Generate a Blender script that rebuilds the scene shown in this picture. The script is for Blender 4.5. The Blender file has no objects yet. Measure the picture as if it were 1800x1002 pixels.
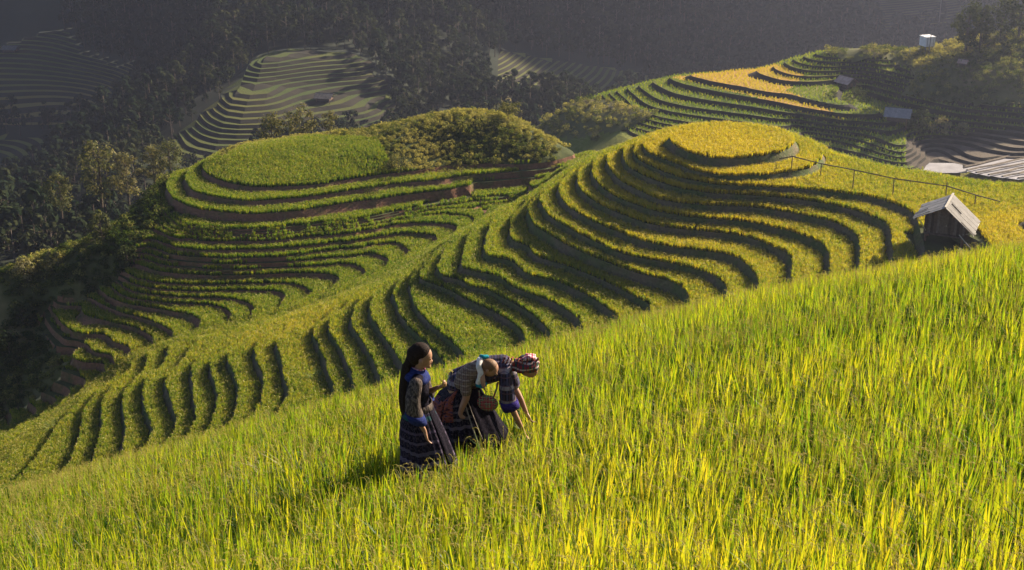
import bpy, bmesh, math, random
import numpy as np
from mathutils import Vector, Matrix

random.seed(7)
RNG = np.random.default_rng(11)
scene = bpy.context.scene
COL = scene.collection

# ------------------------------------------------------------------ camera
PITCH = math.radians(22.0)
FPX = 2473.0                       # focal length in pixels of the 1800 px wide photograph
cam_data = bpy.data.cameras.new("camera")
cam_data.sensor_width = 36.0
cam_data.lens = 36.0 * FPX / 1800.0
cam_data.clip_start = 0.1
cam_data.clip_end = 6000.0
cam = bpy.data.objects.new("camera", cam_data)
cam.location = (0, 0, 0)
cam.rotation_euler = (math.radians(90) - PITCH, 0, 0)
COL.objects.link(cam)
scene.camera = cam

# ------------------------------------------------------------------ light
SUN_EL = math.radians(26.0)
SUN_AZ = math.radians(50.0)        # clockwise from +Y (the view direction) towards +X
world = bpy.data.worlds.new("World")
scene.world = world
world.use_nodes = True
wn = world.node_tree
bg = wn.nodes["Background"]
sky = wn.nodes.new("ShaderNodeTexSky")
sky.sky_type = 'NISHITA'
sky.sun_disc = False
sky.sun_elevation = SUN_EL
sky.sun_rotation = SUN_AZ
sky.air_density = 0.6
sky.dust_density = 0.4
sky.ozone_density = 2.0
wn.links.new(sky.outputs[0], bg.inputs[0])
bg.inputs[1].default_value = 0.05
sun_data = bpy.data.lights.new("sun", 'SUN')
sun_data.energy = 5.0
sun_data.angle = math.radians(0.6)
sun_data.color = (1.0, 0.86, 0.66)
sun = bpy.data.objects.new("sun", sun_data)
sun.rotation_euler = (math.radians(90) - SUN_EL, 0, math.pi - SUN_AZ)
COL.objects.link(sun)
scene.view_settings.view_transform = 'Standard'
scene.view_settings.look = 'None'
scene.view_settings.gamma = 1.0
scene.view_settings.exposure = 1.72
scene.view_settings.use_curve_mapping = False
scene.cycles.volume_bounces = 0
scene.cycles.max_bounces = 6
scene.cycles.transparent_max_bounces = 4

# ------------------------------------------------------------------ helpers
CP, SP = math.cos(PITCH), math.sin(PITCH)
def ray(px, py):
    u = (np.asarray(px, float) - 900.0) / FPX
    v = (501.0 - np.asarray(py, float)) / FPX
    return np.stack([u, CP + v * SP, -SP + v * CP], -1)
def at_z(px, py, z):
    d = ray(px, py); return d * (np.asarray(z, float) / d[..., 2])[..., None]
def at_y(px, py, y):
    d = ray(px, py); return d * (np.asarray(y, float) / d[..., 1])[..., None]

def mesh_obj(name, verts, faces, mat=None, parent=None, smooth=False, mats=None, fm=None):
    me = bpy.data.meshes.new(name)
    me.from_pydata([tuple(v) for v in verts], [], [tuple(f) for f in faces])
    for m in (mats or ([mat] if mat else [])): me.materials.append(m)
    if fm is not None: me.polygons.foreach_set("material_index", np.asarray(fm, np.int32))
    if smooth: me.polygons.foreach_set("use_smooth", np.ones(len(me.polygons), bool))
    me.update()
    o = bpy.data.objects.new(name, me); COL.objects.link(o)
    if parent is not None: o.parent = parent
    return o
def np_mesh(name, V, F, mats=None, fm=None, smooth=False):
    """numpy triangle mesh"""
    me = bpy.data.meshes.new(name)
    n = len(V); k = F.shape[1]; m = len(F)
    me.vertices.add(n); me.vertices.foreach_set("co", np.ascontiguousarray(V, np.float32).ravel())
    me.loops.add(m * k); me.loops.foreach_set("vertex_index", np.ascontiguousarray(F, np.int32).ravel())
    me.polygons.add(m)
    me.polygons.foreach_set("loop_start", np.arange(0, m * k, k, dtype=np.int32))
    me.polygons.foreach_set("loop_total", np.full(m, k, np.int32))
    for mm in (mats or []): me.materials.append(mm)
    if fm is not None: me.polygons.foreach_set("material_index", np.asarray(fm, np.int32))
    me.polygons.foreach_set("use_smooth", np.full(m, smooth, bool))
    me.update(calc_edges=True); me.validate()
    return me
def tag(o, label=None, cat=None, group=None, kind=None):
    if label: o["label"] = label
    if cat: o["category"] = cat
    if group: o["group"] = group
    if kind: o["kind"] = kind
    return o
def empty(name, loc, rz=0.0):
    o = bpy.data.objects.new(name, None); o.location = loc; o.rotation_euler = (0, 0, rz)
    o.empty_display_size = 0.2; COL.objects.link(o); return o
def copy_tree(o, parent=None):
    c = o.copy(); COL.objects.link(c)
    if parent is not None: c.parent = parent
    for ch in list(o.children): copy_tree(ch, c)
    return c

# ---------------- value noise for numpy use
_NT = np.random.default_rng(5).random((64, 64))
def noise2(x, y, s):
    x = np.asarray(x) / s; y = np.asarray(y) / s
    xi = np.floor(x).astype(int); yi = np.floor(y).astype(int)
    fx = x - xi; fy = y - yi
    fx = fx * fx * (3 - 2 * fx); fy = fy * fy * (3 - 2 * fy)
    g = lambda a, b: _NT[a % 64, b % 64]
    return (g(xi, yi) * (1 - fx) + g(xi + 1, yi) * fx) * (1 - fy) + (g(xi, yi + 1) * (1 - fx) + g(xi + 1, yi + 1) * fx) * fy

# ---------------- thin plate spline height fields
class TPS:
    def __init__(s, P, z, lam=0.02):
        P = np.asarray(P, float); n = len(P); s.P = P
        K = s.k(((P[:, None] - P[None]) ** 2).sum(-1)) + lam * np.eye(n)
        A = np.zeros((n + 3, n + 3)); A[:n, :n] = K; A[:n, n] = 1; A[:n, n + 1:] = P
        A[n, :n] = 1; A[n + 1:, :n] = P.T
        b = np.zeros(n + 3); b[:n] = z
        s.w = np.linalg.solve(A, b)
    @staticmethod
    def k(r2):
        return 0.5 * r2 * np.log(np.maximum(r2, 1e-9))
    def __call__(s, X, Y):
        sh = X.shape; q = np.stack([X.ravel(), Y.ravel()], -1); out = np.empty(len(q))
        n = len(s.P)
        for i in range(0, len(q), 8000):
            c = q[i:i + 8000]
            r2 = (c[:, :1] - s.P[:, 0]) ** 2 + (c[:, 1:] - s.P[:, 1]) ** 2
            out[i:i + 8000] = s.k(r2) @ s.w[:n] + s.w[n] + c @ s.w[n + 1:]
        return out.reshape(sh)
class Field:
    """bilinear lookup on a regular grid"""
    def __init__(s, x0, y0, st, G): s.x0, s.y0, s.st, s.G = x0, y0, st, G
    def __call__(s, x, y):
        ny, nx = s.G.shape
        u = np.clip((np.asarray(x, float) - s.x0) / s.st, 0, nx - 1.001); v = np.clip((np.asarray(y, float) - s.y0) / s.st, 0, ny - 1.001)
        i = u.astype(int); j = v.astype(int); u = u - i; v = v - j
        G = s.G
        return (G[j, i] * (1 - u) + G[j, i + 1] * u) * (1 - v) + (G[j + 1, i] * (1 - u) + G[j + 1, i + 1] * u) * v
def spline(pts, n=3):
    p = np.asarray(pts, float); out = []
    q = np.vstack([2 * p[0] - p[1], p, 2 * p[-1] - p[-2]])
    for i in range(1, len(q) - 2):
        for t in np.linspace(0, 1, n, endpoint=False):
            a, b, c, d = q[i - 1], q[i], q[i + 1], q[i + 2]
            out.append(0.5 * ((2 * b) + (c - a) * t + (2 * a - 5 * b + 4 * c - d) * t * t + (3 * b - a - 3 * c + d) * t ** 3))
    out.append(p[-1]); return np.asarray(out)
def terrace(H, lev, rf=0.20, flat=True):
    """terraced height of H for descending lip levels; also returns the riser fraction (1 on the riser)"""
    H = np.atleast_1d(np.asarray(H, float)); lev = np.asarray(lev); asc = lev[::-1]
    idx = len(lev) - np.searchsorted(asc, H, side='left')          # number of levels >= H
    z = H.copy(); ris = np.zeros_like(H)
    m = (idx >= 1) & (idx < len(lev))
    i = idx[m]; up = lev[i - 1]; dn = lev[i]; dl = rf * (up - dn)
    t = np.clip((up - H[m]) / dl, 0, 1)
    z[m] = up + (dn - up) * t; ris[m] = (t < 1)
    m0 = idx == 0
    z[m0] = lev[0] if flat else H[m0]; return z, ris
def split_tris(V, F, h, cut):
    """cut triangles of (V,F) with scalar h at value cut"""
    hv = h[F]; lo = hv.min(1); hi = hv.max(1)
    m = (lo < cut - 1e-6) & (hi > cut + 1e-6)
    if not m.any(): return V, F, h
    T = F[m]; s = h[T] > cut
    cnt = s.sum(1)
    iso = np.where(cnt == 1, s.argmax(1), (~s).argmax(1))
    r = np.arange(len(T))
    a = T[r, iso]; b = T[r, (iso + 1) % 3]; c = T[r, (iso + 2) % 3]
    def cutv(p, q):
        den = h[q] - h[p]; den = np.where(np.abs(den) < 1e-9, 1e-9, den)
        t = np.clip((cut - h[p]) / den, 0, 1); return V[p] + (V[q] - V[p]) * t[:, None]
    key1 = np.stack([np.minimum(a, b), np.maximum(a, b)], 1); key2 = np.stack([np.minimum(a, c), np.maximum(a, c)], 1)
    keys = np.vstack([key1, key2]); pts = np.vstack([cutv(a, b), cutv(a, c)])
    code = keys[:, 0].astype(np.int64) * (len(V) + 1) + keys[:, 1]
    _, first, inv = np.unique(code, return_index=True, return_inverse=True)
    inv = inv.ravel()
    nv = pts[first]; base = len(V)
    ab = base + inv[:len(T)]; ac = base + inv[len(T):]
    V = np.vstack([V, nv]); h = np.concatenate([h, np.full(len(nv), cut)])
    F = np.vstack([F[~m], np.stack([a, ab, ac], 1), np.stack([ab, b, c], 1), np.stack([ab, c, ac], 1)])
    return V, F, h
def grid_tris(nx, ny):
    i = np.arange(nx - 1); j = np.arange(ny - 1); I, J = np.meshgrid(i, j)
    a = (J * nx + I).ravel(); b = a + 1; c = a + nx; d = c + 1
    return np.vstack([np.stack([a, b, d], 1), np.stack([a, d, c], 1)])
# ------------------------------------------------------------------ survey of the terraces
# every line: height of a terrace lip and points along it, as sighted from the camera station
KZ = [-36.0, -36.9, -37.5, -38.1, -38.8, -39.5, -40.2, -40.9, -41.6, -42.3, -43.3]
while len(KZ) < 33: KZ.append(KZ[-1] - 0.65)
K = {
 0: [(1180,228),(1176,237),(1187,250),(1212,262),(1250,270),(1287,272),(1337,267),(1375,260),(1394,249),(1397,241),(1388,229)],
 1: [(1140,240),(1132,249),(1140,260),(1155,272),(1187,286),(1225,296),(1275,300),(1312,300),(1350,299),(1387,296),(1425,289),(1443,275),(1447,262),(1440,250)],
 2: [(1150,281),(1187,296),(1225,309),(1262,318),(1300,320),(1350,322),(1425,327),(1500,335),(1537,340),(1567,350),(1600,362),(1618,385),(1625,412),(1627,440),(1612,470)],
 3: [(1102,246),(1098,256),(1097,272),(1107,287),(1132,302),(1160,312),(1187,320),(1217,326),(1262,332),(1300,334),(1350,337),(1400,342),(1450,350),(1500,362),(1535,375),(1557,385),(1569,403),(1572,432),(1571,452),(1565,475),(1560,488)],
 4: [(1072,263),(1066,276),(1072,292),(1085,307),(1107,320),(1137,334),(1162,344),(1200,350),(1250,354),(1300,355),(1350,361),(1412,370),(1462,382),(1495,397),(1510,411),(1514,432),(1510,462),(1500,487),(1494,500)],
 5: [(1046,278),(1040,288),(1044,307),(1060,325),(1085,340),(1120,353),(1162,365),(1212,374),(1262,378),(1312,382),(1350,389),(1400,402),(1440,417),(1455,430),(1458,452),(1456,490),(1449,504)],
 6: [(1022,293),(1015,304),(1017,320),(1032,337),(1060,355),(1100,372),(1137,385),(1187,394),(1250,400),(1287,403),(1325,412),(1362,427),(1382,437),(1391,453),(1395,475),(1392,495),(1382,512),(1372,524)],
 7: [(995,306),(985,317),(985,330),(988,343),(1005,360),(1035,378),(1075,396),(1112,409),(1150,420),(1200,430),(1250,435),(1290,445),(1320,465),(1332,487),(1330,505),(1312,527)],
 8: [(958,330),(947,342),(960,367),(970,376),(992,390),(1025,407),(1062,424),(1100,440),(1150,450),(1200,459),(1245,472),(1270,487),(1280,505),(1277,522),(1262,540)],
 9: [(938,348),(926,361),(932,374),(942,392),(970,408),(1000,425),(1025,437),(1075,457),(1125,474),(1170,485),(1195,495),(1212,512),(1212,528),(1200,547),(1182,562)],
 10: [(925,356),(905,375),(899,400),(902,421),(918,421),(930,428),(942,442),(975,452),(1012,465),(1050,480),(1087,497),(1112,510),(1135,522),(1145,537),(1142,555),(1130,572)],
 11: [(902,354),(870,380),(855,412),(857,442),(875,447),(897,452),(927,474),(962,482),(1000,497),(1032,512),(1062,530),(1085,547),(1089,560),(1080,575),(1065,592)],
 12: [(870,368),(838,392),(820,425),(816,458),(822,473),(842,481),(872,476),(885,483),(900,496),(937,511),(975,526),(1000,540),(1020,557),(1027,575),(1020,592),(990,612)],
 13: [(842,388),(805,415),(780,445),(770,470),(785,481),(805,484),(830,488),(850,498),(875,511),(900,525),(925,540),(950,560),(965,580),(967,596),(945,615)],
 14: [(812,400),(775,430),(747,458),(737,478),(748,488),(768,492),(792,503),(825,521),(860,538),(895,556),(920,580),(925,605)],
 15: [(776,432),(745,462),(722,498),(726,527),(740,546),(770,575),(800,600),(825,630)],
 16: [(730,462),(705,485),(692,507),(700,528),(713,555),(738,582),(763,606),(790,640)],
 17: [(705,478),(670,505),(652,522),(651,545),(667,575),(687,602),(707,632),(730,665)],
 18: [(652,505),(637,514),(624,545),(624,572),(636,593),(653,618),(663,643),(672,662),(690,685)],
 19: [(600,540),(580,554),(578,573),(587,594),(602,616),(613,643),(621,673),(627,702)],
 20: [(575,552),(557,567),(555,582),(566,612),(581,652),(590,692)],
 21: [(505,575),(487,594),(489,608),(496,634),(503,665),(498,702)],
 22: [(488,570),(465,584),(451,606),(457,637),(466,664),(457,702),(438,737)],
 23: [(425,596),(407,609),(404,630),(411,651),(418,673),(415,702),(407,737)],
 24: [(395,612),(376,625),(370,640),(375,662),(382,688),(377,722),(366,757)],
 25: [(355,618),(339,632),(335,652),(341,695),(346,720),(335,752)],
 26: [(312,638),(297,650),(292,672),(300,696),(311,725),(309,744)],
 27: [(275,646),(258,660),(253,688),(258,720),(268,744),(250,790)],
 28: [(250,654),(236,666),(220,688),(218,712),(222,750),(214,787)],
 29: [(222,652),(206,663),(178,703),(179,735),(172,775),(160,810)],
 30: [(195,668),(180,678),(148,718),(140,762),(124,810)],
 31: [(165,676),(110,732),(70,790),(40,830)],
 32: [(135,690),(60,755),(0,815)],
}
BZ = dict(M0=-46.5, M1=-47.1, M2=-47.75, M3=-48.75, V1=-48.95, V2=-49.2, Ua=-49.4, M4=-49.6, Uc=-50.1, M5=-50.6, Ue=-51.0,
          Uf=-51.4, M6=-51.8, M7=-52.4, Ui=-52.8, M8=-53.2, Uk=-53.6, Ul=-54.0, Um=-54.6, Un=-55.2, Uo=-55.8, Uq=-56.4, Ur=-57.0)
B = dict(
 M0=[(372,270),(357,285),(365,300),(400,315),(450,322),(500,322),(575,316),(637,305),(687,299),(725,295),(775,287),(850,281),(900,282),(972,280),(1008,268),(1007,259)],
 M1=[(340,290),(326,306),(337,325),(375,340),(425,347),(450,347),(525,342),(600,332),(675,320),(725,314),(800,305),(862,300),(920,296),(970,290),(1003,282)],
 M2=[(300,305),(292,322),(300,340),(325,355),(375,365),(450,370),(525,364),(575,356),(640,346),(725,336),(800,327),(855,321),(900,320),(950,312),(985,300)],
 M3=[(302,370),(318,382),(337,392),(400,397),(460,397),(525,391),(600,384),(662,374),(695,367),(750,355),(800,347),(845,335),(900,333),(925,326)],
 V1=[(337,398),(400,402),(460,402),(525,396),(600,389),(662,379),(750,360),(800,354),(845,347),(880,346),(902,341)],
 V2=[(337,402),(400,407),(460,407),(525,400),(600,393),(662,383),(750,365),(805,361),(845,361),(870,357)],
 Ua=[(337,405),(400,410),(460,411),(525,404),(600,396),(665,386),(700,380),(750,372),(800,372),(825,376),(835,383),(832,390)],
 M4=[(278,398),(290,406),(312,415),(375,421),(437,420),(490,417),(537,411),(600,406),(662,397),(700,391),(737,386),(775,387),(795,392),(802,399),(797,404)],
 Uc=[(300,420),(375,430),(437,430),(500,429),(545,426),(600,420),(662,411),(700,405),(737,404),(760,407),(770,415),(763,421)],
 M5=[(262,426),(285,435),(312,443),(375,449),(437,449),(500,446),(575,440),(625,432),(650,425),(675,421),(700,422),(715,430),(721,439),(713,447)],
 Ue=[(312,452),(375,458),(437,458),(500,454),(550,447),(600,441),(637,439),(667,442),(682,453),(680,462)],
 Uf=[(312,460),(375,466),(437,465),(480,464),(525,462),(587,457),(625,459),(641,466),(641,476),(630,486)],
 M6=[(242,457),(270,467),(300,473),(375,479),(437,478),(475,476),(525,474),(575,475),(592,481),(593,491),(577,507)],
 M7=[(217,475),(250,486),(287,492),(337,495),(400,493),(450,491),(500,491),(525,495),(545,505),(549,513),(537,521)],
 Ui=[(250,494),(287,500),(337,503),(400,505),(450,505),(487,506),(504,513),(503,523),(490,540)],
 M8=[(205,485),(225,501),(257,511),(300,516),(350,519),(400,519),(437,527),(450,536),(450,543),(440,553)],
 Uk=[(257,520),(300,525),(350,528),(375,530),(392,536),(408,546),(409,552),(395,568)],
 Ul=[(165,497),(175,507),(205,524),(250,532),(300,540),(337,550),(355,562),(347,573),(328,590)],
 Um=[(158,512),(170,523),(200,537),(225,547),(262,557),(292,570),(306,581),(287,597)],
 Un=[(140,528),(150,542),(190,560),(225,566),(257,578),(271,593),(250,617)],
 Uo=[(88,530),(95,546),(112,567),(137,580),(177,581),(200,592),(230,606),(226,622)],
 Uq=[(78,552),(92,572),(125,592),(150,599),(180,617),(205,632)],
 Ur=[(62,553),(70,567),(87,590),(115,617),(150,631),(175,630)],
)
# control points: (px, py, depth along +Y)
NEAR_Y = [
 # rice slope the camera stands on
 (100,1000,9.6),(500,1000,8.6),(900,1000,7.8),(1350,1000,7.3),(1800,1000,6.9),
 (735,845,12.8),(300,920,13.2),(1150,840,12.3),(1500,800,12.2),(1800,760,12.2),
 (0,955,14.2),(0,912,17.0),(300,832,17.2),(640,738,18.0),(950,642,19.5),(1200,577,21),(1500,484,24.0),(1800,402,28),
 (450,860,14.2),(1000,760,14.6),(1350,660,17),(1650,600,18),(1800,560,19.0),
]
NEAR_Y = [(a, b_, c * .85) for a, b_, c in NEAR_Y]
NEAR_Z = [ # (px, py, z)
 (1226,213,-36.0),(1285,212,-36.0),(1340,217,-36.0),(1285,240,-35.85),(1230,245,-35.85),(1340,240,-35.85),
 (1460,262,-37.4),(1500,275,-37.4),(1560,290,-37.4),(1650,305,-37.4),(1800,322,-37.3),(1500,310,-37.4),(1600,330,-37.3),(1700,345,-37.2),(1800,350,-37.1),
 (1650,400,-37.2),(1655,425,-37.3),(1700,380,-37.2),(1700,425,-37.2),(1740,400,-36.6),(1780,395,-36.4),(1790,372,-36.2),(1745,375,-36.9),
 # far bank of the spur (light green, seen from above)
 (1120,240,-38.4),(1070,258,-40.3),(1045,265,-42.6),(1020,267,-45.0),(1010,280,-46.6),(990,290,-47.0),
 # top of the left knoll
 (450,250,-45.6),(520,240,-45.3),(600,235,-45.0),(660,240,-44.8),(450,290,-45.9),(550,280,-45.6),(650,270,-45.3),
 (720,235,-44.3),(780,215,-43.6),(850,215,-43.6),(920,235,-44.6),(970,255,-45.6),(780,250,-45.2),(860,255,-45.4),
 # bushy flank left of the knoll
 (300,300,-47.5),(250,360,-49.2),(200,390,-50.3),(130,425,-51.5),(60,458,-52.8),(0,480,-53.8),
 (250,420,-50.2),(200,450,-51.5),(150,490,-53.2),(100,500,-54.0),(40,520,-55.5),(30,560,-57.0),(60,610,-58.2),(0,600,-58.5),
 (120,640,-58.6),(40,660,-60.0),(100,690,-59.6),(0,700,-61.5),(180,640,-57.6),
]
# ------------------------------------------------------------------ near hills: height field
cons = []
A_pts, B_pts = [], []
for k, pl in K.items():
    q = spline(pl, 2); P = at_z(q[:, 0], q[:, 1], KZ[k]); cons.append(P); A_pts.append(P)
for k, pl in B.items():
    q = spline(pl, 2); P = at_z(q[:, 0], q[:, 1], BZ[k]); cons.append(P); B_pts.append(P)
cons.append(np.array([at_y(a, b, c) for a, b, c in NEAR_Y]))
cons.append(np.array([at_z(a, b, c) for a, b, c in NEAR_Z]))
hid = []
for (px, py, ys) in [(0,912,15),(300,832,15),(640,738,16),(950,642,17),(1200,588,18)]:
    for Y, d in ((44, 26), (70, 44)): hid.append(at_y(px, py + d, Y))
for (px, py) in [(1350,535),(1500,490),(1650,450),(1800,410)]:
    for Y, d in ((48, 14), (74, 20)): hid.append(at_y(px, py + d, Y))
for (px, py, z, dy, dz) in [(1226,211,-36,9,-4),(1290,210,-36,9,-4),(1345,215,-36,9,-4),(1150,232,-37.6,8,-3.6),(1085,250,-40,8,-4),(1040,263,-43,9,-3.5),
        (1450,247,-37.4,9,-4.5),(1550,271,-37.4,9,-4.5),(1650,291,-37.4,9,-4.5),(1790,311,-37.3,9,-4.5),
        (450,240,-45.6,10,-5),(550,228,-45.2,10,-5),(650,215,-44.4,10,-5),(780,200,-43.4,12,-5),(880,205,-43.6,12,-5),(980,245,-45.6,12,-5),
        (372,268,-46.6,9,-5),(300,295,-47.5,10,-6),(200,375,-50.3,10,-6),(100,430,-52.2,10,-6),(0,470,-54,10,-7)]:
    p = at_z(px, py, z); hid.append(p + np.array([0, dy, dz])); hid.append(p + np.array([0, dy + 16, dz - 9]))
hid += [np.array(v, float) for v in [(0,0,-1.5),(-8.5,0,-3.7),(8.5,0,0.7),(0,-7,0.4),(-12,-7,-2.3),(12,-7,3.1),(-17,10.2,-9.8),(15.3,10.2,-1.7),(22,25.5,-8.1),
        (40,60,-24),(55,95,-36),(62,120,-37),(-30,30,-22),(-45,60,-42),(-62,100,-61),(-70,120,-63),(-72,150,-66),(60,150,-50)]]
cons.append(np.array(hid))
CP_ALL = np.vstack(cons)
tps = TPS(CP_ALL[:, :2], CP_ALL[:, 2], lam=0.25)
NX0, NX1, NY0, NY1, NST = -74.0, 66.0, -8.0, 176.0, 0.55
gx = np.arange(NX0, NX1 + 1e-6, NST); gy = np.arange(NY0, NY1 + 1e-6, NST)
cx = np.arange(NX0, NX1 + 2.3, 1.1); cy = np.arange(NY0, NY1 + 2.3, 1.1)
CXg, CYg = np.meshgrid(cx, cy)
Hc = tps(CXg, CYg)
# cubic upsample of the coarse grid to the mesh grid
def cubic_up(G, c0, st, q, axis):
    u = (q - c0) / st; i = np.clip(np.floor(u).astype(int), 1, G.shape[axis] - 3); t = u - i
    sh = [1, 1]; sh[axis] = -1; t = t.reshape(sh)
    a, b, c, d = (np.take(G, i + o, axis) for o in (-1, 0, 1, 2))
    return 0.5 * (2 * b + (c - a) * t + (2 * a - 5 * b + 4 * c - d) * t * t + (3 * b - a - 3 * c + d) * t ** 3)
Hn = cubic_up(cubic_up(Hc, NX0, 1.1, gx, 1), NY0, 1.1, gy, 0)
GXn, GYn = np.meshgrid(gx, gy)
Hn += 0.10 * (noise2(GXn, GYn, 3.1) - 0.5) * np.clip((GYn - 45) / 20, 0, 1)
HF = Field(NX0, NY0, NST, Hn)

# --- regions, given by polylines on the ground
def dist_poly(x, y, P):
    x = np.asarray(x, float); y = np.asarray(y, float); best = np.full(x.shape, 1e9)
    for (a, b) in zip(P[:-1], P[1:]):
        dx, dy = b[0] - a[0], b[1] - a[1]; L = dx * dx + dy * dy
        t = np.clip(((x - a[0]) * dx + (y - a[1]) * dy) / L, 0, 1)
        best = np.minimum(best, np.hypot(x - a[0] - t * dx, y - a[1] - t * dy))
    return best
def inside(x, y, P):
    x = np.asarray(x, float); y = np.asarray(y, float); r = np.zeros(x.shape, bool); n = len(P)
    for i in range(n):
        x1, y1 = P[i][:2]; x2, y2 = P[(i + 1) % n][:2]
        c = ((y1 > y) != (y2 > y)) & (x < (x2 - x1) * (y - y1) / (y2 - y1 + 1e-12) + x1)
        r ^= c
    return r
# middle of the spur's far bank: between the gully tips and the crest
def hpix(px, py, z): return at_z(px, py, z)[:2]
BAND = np.array([hpix(a, b, c) for a, b, c in [(1045,266,-43),(1000,296,-43.2),(945,330,-44.6),(890,352,-45.6),(850,376,-46.5),(800,408,-47.6),(745,440,-48.6),(690,470,-49.6),
        (640,500,-50.6),(590,526,-51.8),(530,560,-53),(460,575,-54),(400,592,-55.0),(330,615,-55.8),(250,632,-56.6),(190,655,-57),(120,700,-57.6),(40,770,-58),(-60,840,-58.5)]])
BANDPOLY = np.vstack([[(-200, BAND[-1][1] - 60)], [(-200, 400)], [(BAND[0][0], 400)], BAND])   # far side (left knoll)
W_BAND = np.interp
def side_b(x, y): return inside(x, y, BANDPOLY)
FLANK = [tuple(hpix(a, b, c)) for a, b, c in [(345,270,-46.8),(300,300,-47.6),(272,325,-48.2),(285,375,-49),(262,405,-49.8),(225,440,-51),(195,470,-52),(165,490,-53.3),(140,515,-54.4),(85,525,-55.5),(62,550,-57),(85,600,-57.4),(120,632,-57.6),(100,660,-58.6),(-300,760,-62),(-300,430,-50)]]
def smooth_w(x, y):
    """1 where the ground is an even slope (no terraces), 0 where it is terraced"""
    d = dist_poly(x, y, BAND)
    w = np.clip((2.0 - d) / 1.0, 0, 1)
    w = np.maximum(w, np.clip((72 - y) / 8, 0, 1))
    w[inside(x, y, FLANK)] = 1
    return w
SHIFT = 0.40              # rice stands this high above the ground, the survey sighted its top
A_LEV = np.array(KZ); B_LEV = np.array([BZ[k] for k in sorted(BZ, key=lambda k: -BZ[k])] )
B_LEV = np.concatenate([B_LEV, B_LEV[-1] - 0.9 * np.arange(1, 14)])
A_LEV = np.concatenate([A_LEV, A_LEV[-1] - 0.9 * np.arange(1, 14)])
def low(y): return 0.30 + 0.46 * np.clip((72 - y) / 8, 0, 1)
RF = 0.20
def near_z(x, y, H=None):
    x = np.asarray(x, float); y = np.asarray(y, float)
    if H is None: H = HF(x, y)
    sb = side_b(x, y)
    za, ra = terrace(H, A_LEV); zb, rb = terrace(H, B_LEV, flat=False)
    z = np.where(sb, zb, za); r = np.where(sb, rb, ra)
    w = smooth_w(x, y)
    return z + (H - low(y) - z) * w - SHIFT * np.clip((y - 40) / 30, 0, 1), r * (w < 0.5)
def build_near():
    V = np.stack([GXn.ravel(), GYn.ravel(), np.zeros(GXn.size)], 1); h = Hn.ravel().copy()
    F = grid_tris(len(gx), len(gy))
    c = V[F].mean(1); sb = side_b(c[:, 0], c[:, 1]); w1 = smooth_w(c[:, 0], c[:, 1]) > 0.99
    outV, outF, outR = [], [], []; off = 0
    for sel, lev in ((w1, []), (~w1 & ~sb, A_LEV), (~w1 & sb, B_LEV)):
        f = F[sel]; u, inv = np.unique(f, return_inverse=True); f = inv.reshape(-1, 3); v = V[u]; hh = h[u]
        for i, L in enumerate(lev):
            v, f, hh = split_tris(v, f, hh, L)
            if i + 1 < len(lev): v, f, hh = split_tris(v, f, hh, L - RF * (L - lev[i + 1]))
        if len(lev):
            z, _ = terrace(hh, lev, flat=lev is A_LEV)
            hm = hh[f].mean(1); _, r = terrace(hm, lev)
            zz = terrace(hm, lev)[0]
            w = smooth_w(v[:, 0], v[:, 1]); z = z + (hh - low(v[:, 1]) - z) * w
        else:
            z = hh - low(v[:, 1]); r = np.zeros(len(f))
        z = z - SHIFT * np.clip((v[:, 1] - 40) / 30, 0, 1)
        v = v.copy(); v[:, 2] = z
        outV.append(v); outF.append(f + off); outR.append(r); off += len(v)
    return np.vstack(outV), np.vstack(outF), np.concatenate(outR)
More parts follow.
